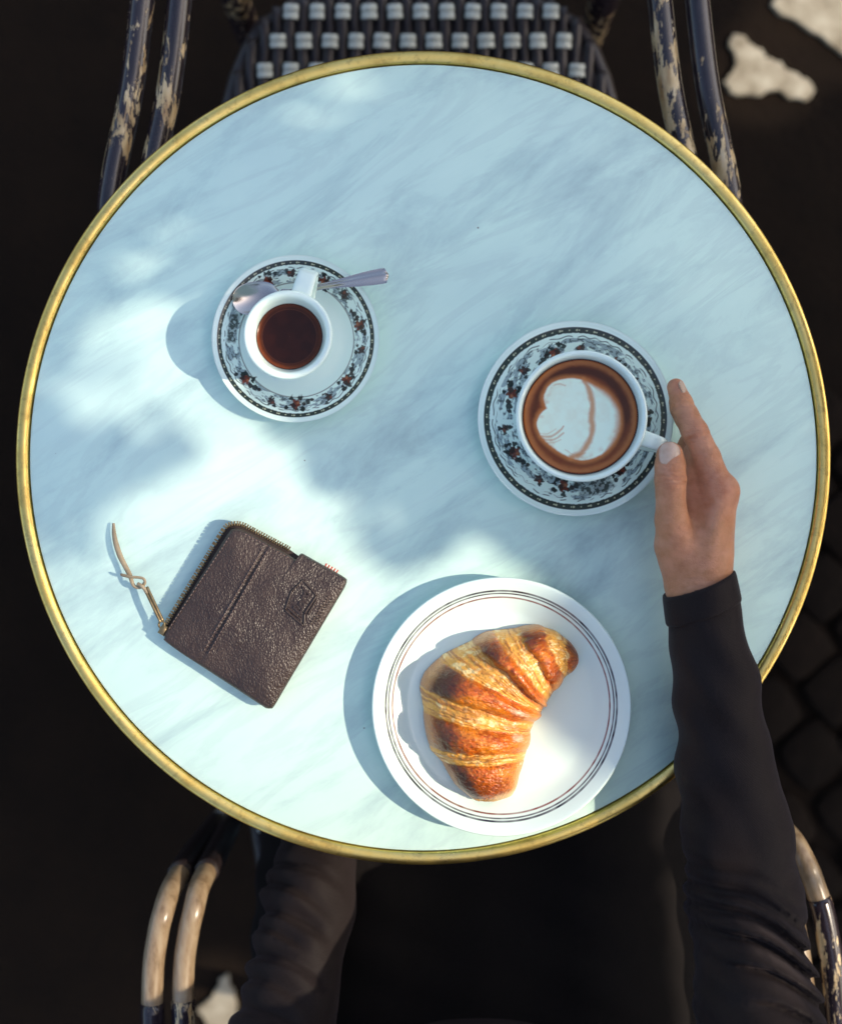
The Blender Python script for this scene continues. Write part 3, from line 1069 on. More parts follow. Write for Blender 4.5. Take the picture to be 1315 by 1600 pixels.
def latte_cols(x, y):
    r = np.hypot(x, y); th = np.arctan2(y, x)
    n = fbm(x * 5, y * 5, 44, 4); n2 = fbm(x * 16, y * 16, 45, 3)
    c = np.broadcast_to(np.array(lin(132, 66, 28)), x.shape + (3,)).copy()
    c = mixc(c, lin(150, 84, 40), sstep(.45, .65, n) * .55)
    dark = np.exp(-((r - .80) / .10) ** 2) * (.45 + .55 * sstep(-.3, .9, np.cos(th - 1.0)) + .25 * sstep(.2, .9, -np.cos(th + .4)))
    c = mixc(c, lin(62, 25, 11), np.clip(dark * (.75 + .6 * n), 0, .92))
    c = mixc(c, lin(172, 108, 58), sstep(.86, .94, r + .03 * (n2 - .5)) * (1 - sstep(.955, .985, r)) * .7)
    out = dense([zl(*p) for p in ((490, 576), (474, 530), (484, 482), (520, 430), (600, 402), (690, 405), (760, 436), (850, 490), (908, 570), (924, 650), (902, 748), (850, 820), (780, 868), (700, 884),
                                  (620, 864), (556, 830), (500, 782), (455, 735), (434, 668), (452, 614))], 5, True)
    wx, wy = x + .016 * (n2 - .5) + .03 * (n - .5), y + .016 * (fbm(x * 16, y * 16, 46, 3) - .5)
    ins = in_poly(wx, wy, out[:-1])
    d = seg_dist(wx, wy, out)
    sgn = np.where(ins, d, -d)
    c = mixc(c, lin(196, 124, 66), sstep(-.10, .0, sgn) * .70)
    soft = .030 + .085 * sstep(.15, .55, x + .25 * y)
    milk = sstep(-.3 * soft, soft, sgn)
    c = mixc(c, (.74, .92, .77), milk)
    c = mixc(c, (.68, .72, .55), milk * sstep(.45, .75, n) * .30)
    c = mixc(c, lin(190, 130, 84), milk * (1 - sstep(.02, .16, sgn)) * sstep(.46, .70, fbm(x * 6 + 4, y * 6, 77, 4)) * .45)
    for pts, wd, al in ((((705, 408), (742, 470), (762, 560), (756, 640), (764, 690), (742, 770), (696, 838), (636, 866)), .034, .80),
                        (((455, 742), (520, 742), (566, 712), (590, 684)), .013, .60), (((470, 760), (535, 760), (590, 722)), .012, .55),
                        (((486, 778), (540, 776), (576, 760)), .008, .35), (((446, 724), (500, 726), (548, 700)), .006, .35),
                        (((545, 440), (575, 436), (604, 446)), .009, .40), (((600, 820), (660, 850), (720, 840)), .008, .3)):
        dl = seg_dist(wx, wy, dense([zl(*p) for p in pts], 5))
        w = wd * (.7 + .9 * n)
        c = mixc(c, lin(190, 122, 66), (1 - sstep(w * .2, w * 2.0, dl)) * al)
    c = mixc(c, lin(70, 32, 16), sstep(.972, .992, r))
    return c

disc('coffee', .0232, .0398, espresso_cols, M['coffee'], ecup)
disc('coffee', .0401, .0515, latte_cols, M['coffee'], lcup)

# ------------------------------------------------------------------ teaspoon
def teaspoon():
    a = W(364, 472, .017); b = W(607, 430, .028)
    L = (b.xy - a.xy).length
    ang = math.atan2(b.y - a.y, b.x - a.x)
    root = thing('teaspoon', 'small steel teaspoon lying across the espresso saucer', 'spoon', (a.x, a.y, ZT), ang)
    bl = .0365; bw = .0118
    # bowl: dished oval with thickness, sharing one mesh with neck and handle
    nu, nv = 26, 15
    def sec(s):
        """half width, centre height, dish depth along the spoon"""
        if s < bl:
            q = s / bl
            w = bw * (max(1 - abs(2 * q - .90) ** 2.6 / (1.0 if q > .45 else .90 ** 2.6), 0) ** .5) * (1.02 - .06 * q)
            w = max(w, .0021 if q > .8 else 0)
            return max(w, .0006), .0192 + .0008 * q, .0056 * math.sin(math.pi * q) ** .8
        q = (s - bl) / (L - bl)
        w = .0023 + .0033 * sstep(.35, .92, q) + .0010 * math.exp(-(q / .05) ** 2)
        if q > .96:
            w *= max(1 - ((q - .96) / .04) ** 2.5, .02) ** .5
        return float(w), .0200 + .0040 * math.sin(min(q * 1.25, 1) * math.pi * .5) + .0050 * q, -.0006
    ss = np.concatenate([np.linspace(.0002, bl, nu), np.linspace(bl + .001, L, 34)])
    v, f = [], []
    for side in (0, 1):
        for s in ss:
            w, z, dp = sec(s)
            yoff = 0
            for j in range(nv):
                t = -1 + 2 * j / (nv - 1)
                zz = z - dp * (1 - t * t) - side * (.0009 if s < bl else .0016) * (1 - abs(t) ** 6)
                if s > bl and side == 0:
                    zz += .0005 * math.cos(t * math.pi * 1.5)
                v.append((s, t * w + yoff, zz))
    n = len(ss)
    for i in range(n - 1):
        for j in range(nv - 1):
            f.append((i * nv + j, (i + 1) * nv + j, (i + 1) * nv + j + 1, i * nv + j + 1))
            k = n * nv
            f.append((k + i * nv + j, k + i * nv + j + 1, k + (i + 1) * nv + j + 1, k + (i + 1) * nv + j))
        for j in (0, nv - 1):
            k = n * nv
            q = (i * nv + j, k + i * nv + j, k + (i + 1) * nv + j, (i + 1) * nv + j)
            f.append(q if j == 0 else q[::-1])
    k = n * nv
    f += [((n - 1) * nv + j, k + (n - 1) * nv + j, k + (n - 1) * nv + j + 1, (n - 1) * nv + j + 1) for j in range(nv - 1)]
    V = np.array(v)
    nb = [q for q in f if max(V[i][0] for i in q) <= bl + .0011]
    nh = [q for q in f if not max(V[i][0] for i in q) <= bl + .0011]
    def part(name, faces):
        used = sorted({i for q in faces for i in q}); mp = {o: k for k, o in enumerate(used)}
        mk(name, [v[i] for i in used], [tuple(mp[i] for i in q) for q in faces], M['steel'], root)
    part('bowl', nb); part('handle', nh)
teaspoon()

# ------------------------------------------------------------------ plate and croissant
PC = W(783.5, 1105, .021); PC.z = ZT + .0005
RP = 203 * (H - .021) / H / PXM
pts = [(.003, .0068), (.30, .0068), (.60, .0068), (.70, .0070)] + [(q, .0070 + .0125 * float(sstep(.68, 1.06, q)) * 1.12) for q in np.linspace(.72, .972, 130)]
pts += [(.985, pts[-1][1] + .0006), (.995, pts[-1][1] + .0004), (1.0, pts[-1][1] - .0008), (.995, pts[-1][1] - .0024), (.94, .0145), (.72, .0035), (.66, .0001), (.62, .0001), (.61, .003), (.02, .003)]
v, f = lathe([(a * RP, b) for a, b in pts], 420)
rr = np.hypot(v[:, 0], v[:, 1]) / RP
cols = np.broadcast_to(np.array((.75, .91, .84)), (len(v), 3)).copy()
th = np.arctan2(v[:, 1], v[:, 0])
top = np.arange(len(v)) < 134 * 420
for r0, wd, cc, al in ((.893, .0085, lin(34, 26, 44), .97), (.872, .0065, lin(52, 38, 52), .95), (.842, .0070, lin(128, 62, 50), .95)):
    m = (1 - sstep(wd * .55, wd * 1.15, np.abs(rr - r0))) * al * np.where(top, 1, 0) * (.8 + .4 * (vnoise(th * 20, r0 * 99 + 0 * th, 3) - .3))
    cols = mixc(cols, cc, np.clip(m, 0, 1))
plate = mk('plate', v, f[:, ::-1], M['ceramic_print'], None, True, cols)
plate.location = PC
tag(plate, 'white dessert plate with thin dark and red rings under the croissant', 'plate')

def croissant():
    st = [(0, (476, 1384), (640, 1392)), (.03, (448, 1366), (758, 1352)), (.07, (415, 1335), (786, 1296)), (.15, (330, 1255), (806, 1190)), (.25, (232, 1100), (852, 1082)), (.32, (140, 1006), (872, 1020)),
          (.42, (112, 830), (888, 930)), (.50, (84, 665), (905, 862)), (.545, (62, 540), (935, 795)), (.60, (112, 440), (968, 758)),
          (.67, (236, 300), (978, 738)), (.74, (420, 212), (992, 708)), (.80, (600, 122), (1020, 665)), (.85, (740, 108), (1058, 600)),
          (.90, (950, 84), (1130, 505)), (.94, (1085, 122), (1164, 470)), (.97, (1190, 212), (1200, 440)), (.99, (1240, 285), (1238, 392)), (1.0, (1248, 318), (1246, 362))]
    ts = np.array([s[0] for s in st])
    O = np.array([s[1] for s in st], float) / 4.696 + np.array([640, 960])
    I = np.array([s[2] for s in st], float) / 4.696 + np.array([640, 960])
    nt, nu = 420, 150
    t = np.linspace(0, 1, nt)
    def cr(P):
        return np.stack([np.interp(t, ts, P[:, k]) for k in (0, 1)], 1)
    def sm(P, w=7):
        k = np.ones(w) / w
        Q = P.copy()
        for c in (0, 1):
            Q[:, c] = np.convolve(np.pad(P[:, c], w // 2, mode='edge'), k, 'valid')
        return Q
    o, i = sm(cr(O)), sm(cr(I))
    kx = (H - .022) / H / PXM
    ow = np.stack([(o[:, 0] - 657.5) * kx, (800 - o[:, 1]) * kx], 1)
    iw = np.stack([(i[:, 0] - 657.5) * kx, (800 - i[:, 1]) * kx], 1)
    wid = np.hypot(*(ow - iw).T)
    Hm = np.clip(.56 * wid, 0, .040) * (sstep(-.10, .10, t)) * (.72 + .28 * sstep(1.0, .86, t))
    u = (1 - np.cos(np.linspace(0, np.pi, nu))) / 2
    T, U = np.meshgrid(t, u, indexing='ij')
    # wraps of dough: pale stepped bands between glazed bulges
    wob = .026 * (fbm(U * 4, T * 6, 3, 4) - .5) + .010 * (fbm(U * 22, T * 30, 13, 3) - .5) + .018 * (U - .5) * 0
    bands = [(-.05, .030), (.255, .335), (.470, .545), (.655, .755), (.800, .862), (.905, .958)]
    Te = T + wob
    pale = np.zeros_like(T); step = np.zeros_like(T)
    edges = [b for b in bands] + [(1.01, 1.05)]
    for k, (a, b) in enumerate(bands):
        squeeze = .35 * sstep(.45, 1.0, U) * (b - a)
        if k == 3:
            squeeze = .55 * sstep(.35, 1.0, U) * (b - a)
        m = sstep(a + squeeze * .5 - .005, a + squeeze * .5 + .006, Te) * (1 - sstep(b - squeeze * .5 - .006, b - squeeze * .5 + .005, Te))
        pale = np.maximum(pale, m)
    for (a0, b0), (a1, b1) in zip(edges[:-1], edges[1:]):
        loc = np.clip((Te - b0) / (a1 - b0), 0, 1)
        step = np.maximum(step, np.sin(np.pi * loc) ** .55)
    lay = fbm(Te * 150 + 3 * fbm(U * 3, T * 4, 9, 2), U * 5, 21, 3)
    fl = fbm(Te * 60, U * 26, 23, 3)
    prof = np.clip(4 * U * (1 - U), 0, 1) ** .50
    blend = .77 + .23 * step + .05 * (fbm(T * 9, U * 3, 8, 3) - .5)
    Z = Hm[:, None] * prof * blend
    Z = Z + (lay - .5) * .0022 * pale * prof ** .5 + (fbm(T * 60, U * 20, 5, 4) - .5) * .0022 * prof + (fbm(T * 200, U * 60, 6, 3) - .5) * .0009 * prof
    # sideways bulge so the outline is scalloped too
    bul = (step - .6) * .0014
    X = ow[:, None, 0] * (1 - U) + iw[:, None, 0] * U
    Y = ow[:, None, 1] * (1 - U) + iw[:, None, 1] * U
    dirx, diry = (ow - iw)[:, 0] / np.maximum(wid, 1e-4), (ow - iw)[:, 1] / np.maximum(wid, 1e-4)
    sgn = (1 - 2 * U)
    taper = (sstep(0, .08, t) * sstep(1.0, .93, t))[:, None]
    X = X + dirx[:, None] * bul * sgn * taper; Y = Y + diry[:, None] * bul * sgn * taper
    z0 = .0011
    top = np.stack([X, Y, Z + z0 + .0045 * (prof ** .4)], -1).reshape(-1, 3)
    bot = np.stack([X * 1, Y * 1, np.full_like(X, z0) + 0 * X], -1)
    cxm = (X.mean(1, keepdims=True)); cym = (Y.mean(1, keepdims=True))
    bot[..., 0] = cxm + (bot[..., 0] - cxm) * .80; bot[..., 1] = cym + (bot[..., 1] - cym) * .80
    bot = bot[:, ::6].copy(); nb = bot.shape[1]
    bot = bot.reshape(-1, 3)
    f1 = grid_faces(nt, nu)[:, ::-1]
    f2 = grid_faces(nt, nb) + nt * nu
    side = []
    for a in range(nt - 1):
        side.append((a * nu, nt * nu + a * nb, nt * nu + (a + 1) * nb, (a + 1) * nu))
        side.append(((a + 1) * nu + nu - 1, nt * nu + (a + 1) * nb + nb - 1, nt * nu + a * nb + nb - 1, a * nu + nu - 1))
    # colour of the crust
    g = np.broadcast_to(np.array(lin(204, 96, 12)), T.shape + (3,)).copy()
    nz = fbm(T * 40, U * 9, 61, 4); nz2 = fbm(T * 11, U * 5, 62, 3)
    g = mixc(g, lin(230, 132, 24), sstep(.44, .68, nz2) * .8)
    g = mixc(g, lin(150, 58, 14), sstep(.50, .70, nz) * .6)
    spk = fbm(T * 160, U * 50, 64, 3)
    g = mixc(g, lin(226, 150, 62), sstep(.60, .72, spk) * .55)
    g = mixc(g, lin(104, 38, 12), sstep(.60, .72, fbm(T * 120 + 7, U * 40, 65, 3)) * .55)
    burn = np.exp(-((U - .17) / .13) ** 2) * (.55 + .5 * nz2)
    burn = burn * (1 + .8 * np.exp(-((T - .14) / .06) ** 2) + .4 * np.exp(-((T - .60) / .05) ** 2))
    g = mixc(g, lin(58, 22, 10), np.clip(burn, 0, .92))
    g = mixc(g, lin(98, 36, 14), np.clip(np.exp(-((T - .885) / .02) ** 2) * sstep(.45, .9, U) * .85 + np.exp(-((T - .12) / .07) ** 2) * .45, 0, .85))
    g = mixc(g, lin(190, 140, 84), (1 - sstep(.03, .10, U + .05 * (nz - .5))) * .75)
    g = mixc(g, lin(226, 160, 76), sstep(.80, .95, U + .08 * (nz - .5)) * .7)
    p = np.broadcast_to(np.array(lin(230, 168, 70)), T.shape + (3,)).copy()
    p = mixc(p, lin(244, 214, 146), sstep(.54, .70, fl))
    p = mixc(p, lin(190, 116, 40), sstep(.50, .62, lay) * .6)
    p = mixc(p, lin(140, 74, 22), sstep(.62, .72, lay) * .5)
    c = g * (1 - pale[..., None]) + p * pale[..., None]
    # flaky patches near the inner side, their white sheen put into the colour
    fk = np.exp(-(((T - .60) / .030) ** 2 + ((U - .80) / .10) ** 2)) + np.exp(-(((T - .45) / .03) ** 2 + ((U - .86) / .08) ** 2))
    c = mixc(c, lin(232, 200, 168), sstep(.30, .9, fk * (.2 + 1.5 * spk)) * .75)
    tip = sstep(.955, .975, T)
    c = mixc(c, lin(150, 84, 40), tip * .7 * (.5 + .5 * nz))
    edge_pale = (1 - sstep(.02, .075, T - .03 * U)) * sstep(.35, .7, U)
    c = mixc(c, lin(238, 200, 140), edge_pale * .8)
    ctop = c.reshape(-1, 3)
    cbot = np.tile(np.array(lin(150, 84, 36)), (len(bot), 1))
    off = np.array([PC.x, PC.y, 0])
    o = mk('croissant', np.concatenate([top, bot]) - off, f1.tolist() + f2.tolist() + side, M['crust'], None, True, np.concatenate([ctop, cbot]))
    o.location = (PC.x, PC.y, ZT + .0068)
    tag(o, 'golden brown glazed croissant lying on the ringed plate', 'croissant')
croissant()

# ------------------------------------------------------------------ leather zip wallet
def wallet():
    cx, cy = 397, 962
    C0 = W(cx, cy, .016)
    root = thing('zip_wallet', 'small square dark brown leather zip wallet with an embossed emblem', 'wallet', (C0.x, C0.y, ZT + .0005))
    def q(px, py, h):
        p = W(px, py, h)
        return Vector((p.x - C0.x, p.y - C0.y, h))
    def closed(pts, per=7):
        n = len(pts); out = []
        P = [Vector((a, b, 0)) for a, b in pts]
        for i in range(n):
            p0, p1, p2, p3 = P[i - 1], P[i], P[(i + 1) % n], P[(i + 2) % n]
            for k in range(per):
                t = k / per
                out.append(0.5 * ((2 * p1) + (-p0 + p2) * t + (2 * p0 - 5 * p1 + 4 * p2 - p3) * t * t + (-p0 + 3 * p1 - 3 * p2 + p3) * t ** 3))
        return out
    def seg(a, b, n):
        return [(a[0] + (b[0] - a[0]) * k / n, a[1] + (b[1] - a[1]) * k / n) for k in range(n)]
    front = (seg((258.5, 989.5), (355, 836), 8) + [(359.5, 830), (365, 826.5), (373, 826), (381, 828.5)] + seg((388, 831.5), (458, 870), 5) + [(461.5, 873.5), (464.5, 872.0), (468, 866.5), (472, 865)]
             + seg((478, 868), (533, 899), 4) + [(539, 903), (541.5, 908), (540, 914)] + seg((536, 922), (432, 1097), 8) + [(428.5, 1103), (423, 1106.5), (416, 1106)] + seg((410, 1102.5), (262, 1006), 7) + [(258, 1001), (258.5, 996)])
    back = (seg((262, 990), (352, 840), 7) + [(358, 829), (366, 824), (376, 826)] + seg((384, 829), (530, 902), 7) + [(536, 906), (538, 912), (536, 918)] + seg((532, 925), (430, 1096), 7) + [(426, 1101), (420, 1104), (413, 1102)] + seg((407, 1098), (263, 1002), 6) + [(259, 998), (259, 994)])
    tapep = (seg((254, 984), (346, 834), 7) + [(353, 824), (361, 818.5), (370, 817)] + [(380, 819)] + seg((388, 823), (462, 862), 5) + [(470, 870), (500, 890)] + seg((480, 930), (300, 1000), 4) + [(268, 998), (257, 992)])
    cpx, cpy = 397, 966
    def rings(outline, prof, per, extra=None):
        o = closed(outline, per)
        n = len(o); v, f = [], []
        for s, z in prof:
            for p in o:
                x, y = cpx + (p.x - cpx) * s, cpy + (p.y - cpy) * s
                dz = extra(x, y, s) if extra else 0
                v.append(q(x, y, z + dz))
        for l in range(len(prof) - 1):
            for k in range(n):
                k2 = (k + 1) % n
                f.append((l * n + k, (l + 1) * n + k, (l + 1) * n + k2, l * n + k2))
        return v, f
    s1, s2 = Vector((419.5, 849, 0)), Vector((312, 1037, 0))
    sdv = (s2 - s1); sl_ = sdv.length; sdv.normalize()
    def seam_d(x, y):
        dx, dy = x - s1.x, y - s1.y
        return dx * (-sdv.y) * -1 + dy * sdv.x * -1   # signed, + to the right of the seam
    def relief(x, y, s):
        d = seam_d(x, y)
        z = -.0013 * math.exp(-(d / 1.7) ** 2) + .0007 * (1 / (1 + math.exp(-d / 1.2))) + .0006 * math.exp(-((abs(d) - 4.5) / 2) ** 2)
        z *= min(1, (1 - s) / .02) if s > .98 else 1
        z += .0007 * math.sin(x * .045 + 1) * math.sin(y * .05) + .0022 * ((x - 397) * .4 + (966 - y) * .25) / 120 * (1 if s < .985 else .6)
        z += .0005 * float(vnoise(x * .06, y * .06, 4) - .5)
        return z
    prof = [(.985, .0100), (1.0, .0112), (1.003, .0130), (1.0, .0146), (.992, .0158), (.980, .0165), (.965, .0170)] + [(s, .0170 + .0034 * (1 - math.exp(-(.965 - s) / .22))) for s in np.linspace(.95, .0, 46)]
    v, f = rings(front, prof, 5, relief)
    mk('front_panel', v, f, M['leather'], root)
    v, f = rings(back, [(.0, .0004), (.95, .0004), (.99, .0010), (1.0, .003), (1.0, .0065), (.985, .0082), (.0, .0085)], 4)
    mk('back_panel', v, f, M['leather'], root)
    v, f = rings(tapep, [(.0, .0080), (.99, .0080), (.995, .0086), (.99, .0112), (.0, .0112)], 4)
    mk('zip_tape', v, f, M['tape'], root)
    # zip teeth
    path = [Vector((a, b, 0)) for a, b in seg((256, 982), (346, 834), 8) + [(352, 825), (360, 819.5), (370, 818)] + [(380, 820)] + seg((388, 824), (466, 865), 6)]
    pp, _ = smooth_path(path, 14)
    acc = 0; last = pp[0]; mb = MB(); k = 0; nxt = 0
    for a, b in zip(pp[:-1], pp[1:]):
        acc += (b - a).length
        if acc >= nxt:
            nxt += 4.1
            t = (b - a).normalized(); nn = Vector((t.y, -t.x, 0))
            c = q(b.x + nn.x * .5, b.y + nn.y * .5, .0102)
            ang = math.atan2(-(t.y), t.x)
            vv, ff = box(0, 0, 0, .00105, .0034, .0030, .0003)
            ca_, sa_ = math.cos(ang), math.sin(ang)
            mb.add([(c.x + p[0] * ca_ - p[1] * sa_, c.y + p[0] * sa_ + p[1] * ca_, c.z + p[2] + .0004) for p in vv], ff)
    mb.build('zip_teeth', M['gold'], root, False)
    # stitching
    st = MB()
    fo = closed(front, 5)
    fang = np.array([math.atan2(p.y - cpy, p.x - cpx) for p in fo]); frad = np.array([math.hypot(p.y - cpy, p.x - cpx) for p in fo])
    order = np.argsort(fang)
    def zsurf(x, y):
        rr0 = float(np.interp(math.atan2(y - cpy, x - cpx), fang[order], frad[order], period=2 * math.pi))
        s_ = min(math.hypot(x - cpx, y - cpy) / rr0, .95)
        return .0170 + .0034 * (1 - math.exp(-(.965 - s_) / .22)) + relief(x, y, s_)
    def stitches(a, b, z, pitch=6.2, ln=4.0):
        a, b = Vector((*a, 0)), Vector((*b, 0))
        n = int((b - a).length / pitch); t = (b - a).normalized()
        for k in range(n):
            p = a + t * (k * pitch)
            e = p + t * ln
            m = (p + e) / 2
            st.add(*tube([q(p.x, p.y, z(p) - .0004), q(m.x, m.y, z(m) + .0003), q(e.x, e.y, z(e) - .0004)], .00042, 5))
    def zh(inset):
        return lambda p: .0170 + inset + relief(p.x, p.y, .96)
    stitches((264, 983), (360, 837), zh(.0002)); stitches((382, 834), (456, 874), zh(.0002))
    for off in (-4.2, 4.4):
        nx, ny = -sdv.y, sdv.x
        zt = lambda p: zsurf(p.x, p.y) + .0002
        a = s1 - Vector((nx, ny, 0)) * off + sdv * 12; b = s2 - Vector((nx, ny, 0)) * off - sdv * 14
        stitches((a.x, a.y), (b.x, b.y), zt)
    st.build('stitching', M['thread'], root)
    # embossed emblem: banner outline, lettering and two rows of small marks
    def e(zx, zy):
        return 430 + zx / 10.96, 880 + zy / 10.96
    def ztop(px, py):
        return zsurf(px, py)
    em = MB()
    for pts, r in (([(170, 805), (330, 940), (482, 1070)], .00065), ([(205, 752), (330, 870), (445, 965)], .0005), ([(175, 790), (225, 640), (285, 470)], .00065), ([(285, 470), (380, 385), (470, 290)], .0006),
                   ([(490, 1060), (500, 960), (502, 870)], .0006), ([(502, 862), (600, 715), (700, 565)], .0007), ([(560, 870), (640, 745), (712, 620)], .0005),
                   ([(470, 290), (600, 425), (706, 552)], .0006)):
        pp = [q(*e(*p), ztop(*e(*p)) + .0003) for p in pts]
        pp, _ = smooth_path(pp, 5)
        em.add(*tube(pp, r * 1.35, 8))
    rr_ = random.Random(5)
    for (x0, y0), (x1, y1), n in (((590, 1050), (925, 545), 12), ((700, 1010), (985, 590), 9)):
        for k in range(n):
            a, b = (k + .1) / n, (k + .72) / n
            w = rr_.uniform(-12, 12)
            p1, p2 = (x0 + (x1 - x0) * a - 20 + w, y0 + (y1 - y0) * a - 12), (x0 + (x1 - x0) * b + 22, y0 + (y1 - y0) * b + 14 + w)
            em.add(*tube([q(*e(*p1), ztop(*e(*p1)) + .0003), q(*e(*p2), ztop(*e(*p2)) + .0003)], .0004, 5))
    em.build('embossed_emblem', M['leather_press'], root)
    cu = bpy.data.curves.new('lettering', 'FONT')
    cu.body = 'Lord'
    cu.size = .0098; cu.shear = .35; cu.extrude = .0006; cu.bevel_depth = .00022; cu.resolution_u = 4; cu.offset = .00022
    tmp = bpy.data.objects.new('lettering', cu)
    COL.objects.link(tmp)
    dg = bpy.context.evaluated_depsgraph_get()
    me = bpy.data.meshes.new_from_object(tmp.evaluated_get(dg))
    bpy.data.objects.remove(tmp)
    xs_ = [v_.co.x for v_ in me.vertices]
    p0 = e(470, 850); p1 = e(640, 480)
    ang = math.atan2(-(p1[1] - p0[1]), p1[0] - p0[0])
    me.materials.clear()
    o = link('embossed_lettering', me, M['leather_press'], root)
    L0 = q(*p0, 0)
    o.location = (L0.x, L0.y, ztop(*e(500, 660)) + .0002)
    o.rotation_euler = (0, 0, ang)
    k = .0195 / (max(xs_) - min(xs_))
    o.scale = (k, k * 1.05, 1)
    # striped ribbon tab at the top edge
    ta = Vector((509, 882.5, 0)); tb = Vector((529, 894, 0))
    rib, wh = MB(), MB()
    t = (tb - ta).normalized(); nn = Vector((t.y, -t.x, 0))
    for k in range(9):
        p = ta + (tb - ta) * (k / 9)
        pts_ = [q(p.x - nn.x * 3, p.y - nn.y * 3, .0122), q(p.x + nn.x * 2.6, p.y + nn.y * 2.6, .0118)]
        (rib if k % 2 == 0 else wh).add(*tube(pts_, .0006, 6))
    tab = rib.build('ribbon_tab', M['red'], root)
    wh.build('ribbon_stripe', M['whitecloth'], tab)
    # slider, pull and knotted cord
    sm_ = MB()
    c = q(256.5, 984, .0104)
    vv, ff = box(0, 0, 0, .0075, .0055, .0062, .0012)
    an = math.atan2(150, 92)
    sm_.add([(c.x + p[0] * math.cos(an) - p[1] * math.sin(an), c.y + p[0] * math.sin(an) + p[1] * math.cos(an), c.z + p[2]) for p in vv], ff)
    ringp = [q(253 + 4.5 * math.cos(a), 976 + 5.5 * math.sin(a), .0125 + .001 * math.cos(a)) for a in np.linspace(0, 2 * math.pi, 18)]
    sm_.add(*tube(ringp, .0008, 7, caps=False))
    sm_.build('zip_slider', M['gold'], root)
    def Z2(zx, zy, h):
        return q(160 + zx / 8.42, 810 + zy / 8.42, h)
    pb = MB()
    for a, b in (((560, 930), (770, 1370)), ((590, 900), (800, 1350))):
        pb.add(*tube(smooth_path([Z2(*a, .0105), Z2((a[0] + b[0]) / 2, (a[1] + b[1]) / 2, .0125), Z2(*b, .0128)], 5)[0], .00115, 7))
    pb.build('zip_pull', M['gold'], root)
    cd = MB()
    tail, rad = smooth_path([Z2(150, 62, .0030), Z2(158, 200, .0045), Z2(185, 340, .0055), Z2(235, 490, .0062), Z2(300, 620, .0068), Z2(365, 745, .0082), Z2(395, 840, .0085), Z2(430, 895, .0080), Z2(500, 905, .0085), Z2(560, 850, .0100), Z2(545, 795, .0112), Z2(470, 775, .0112), Z2(370, 770, .0108), Z2(270, 745, .0090), Z2(245, 738, .0085)], 6,
                            [.0009, .0016, .0020, .0021, .0019, .0018, .0014, .0013, .0013, .0013, .0013, .0013, .0014, .0015, .0010])
    cd.add(*tube(tail, rad, 8, flat=(.55, 1)))
    cd.add(*tube(smooth_path([Z2(470, 860, .0098), Z2(520, 890, .0112), Z2(560, 930, .0108), Z2(590, 985, .0108)], 5)[0], .0014, 8))
    cd.build('pull_cord', M['cord'], root)
wallet()

# ------------------------------------------------------------------ seated person
def Z5(zx, zy, h):
    p = W(960 + zx / 3.81, 560 + zy / 3.81, h)
    return np.array(p)

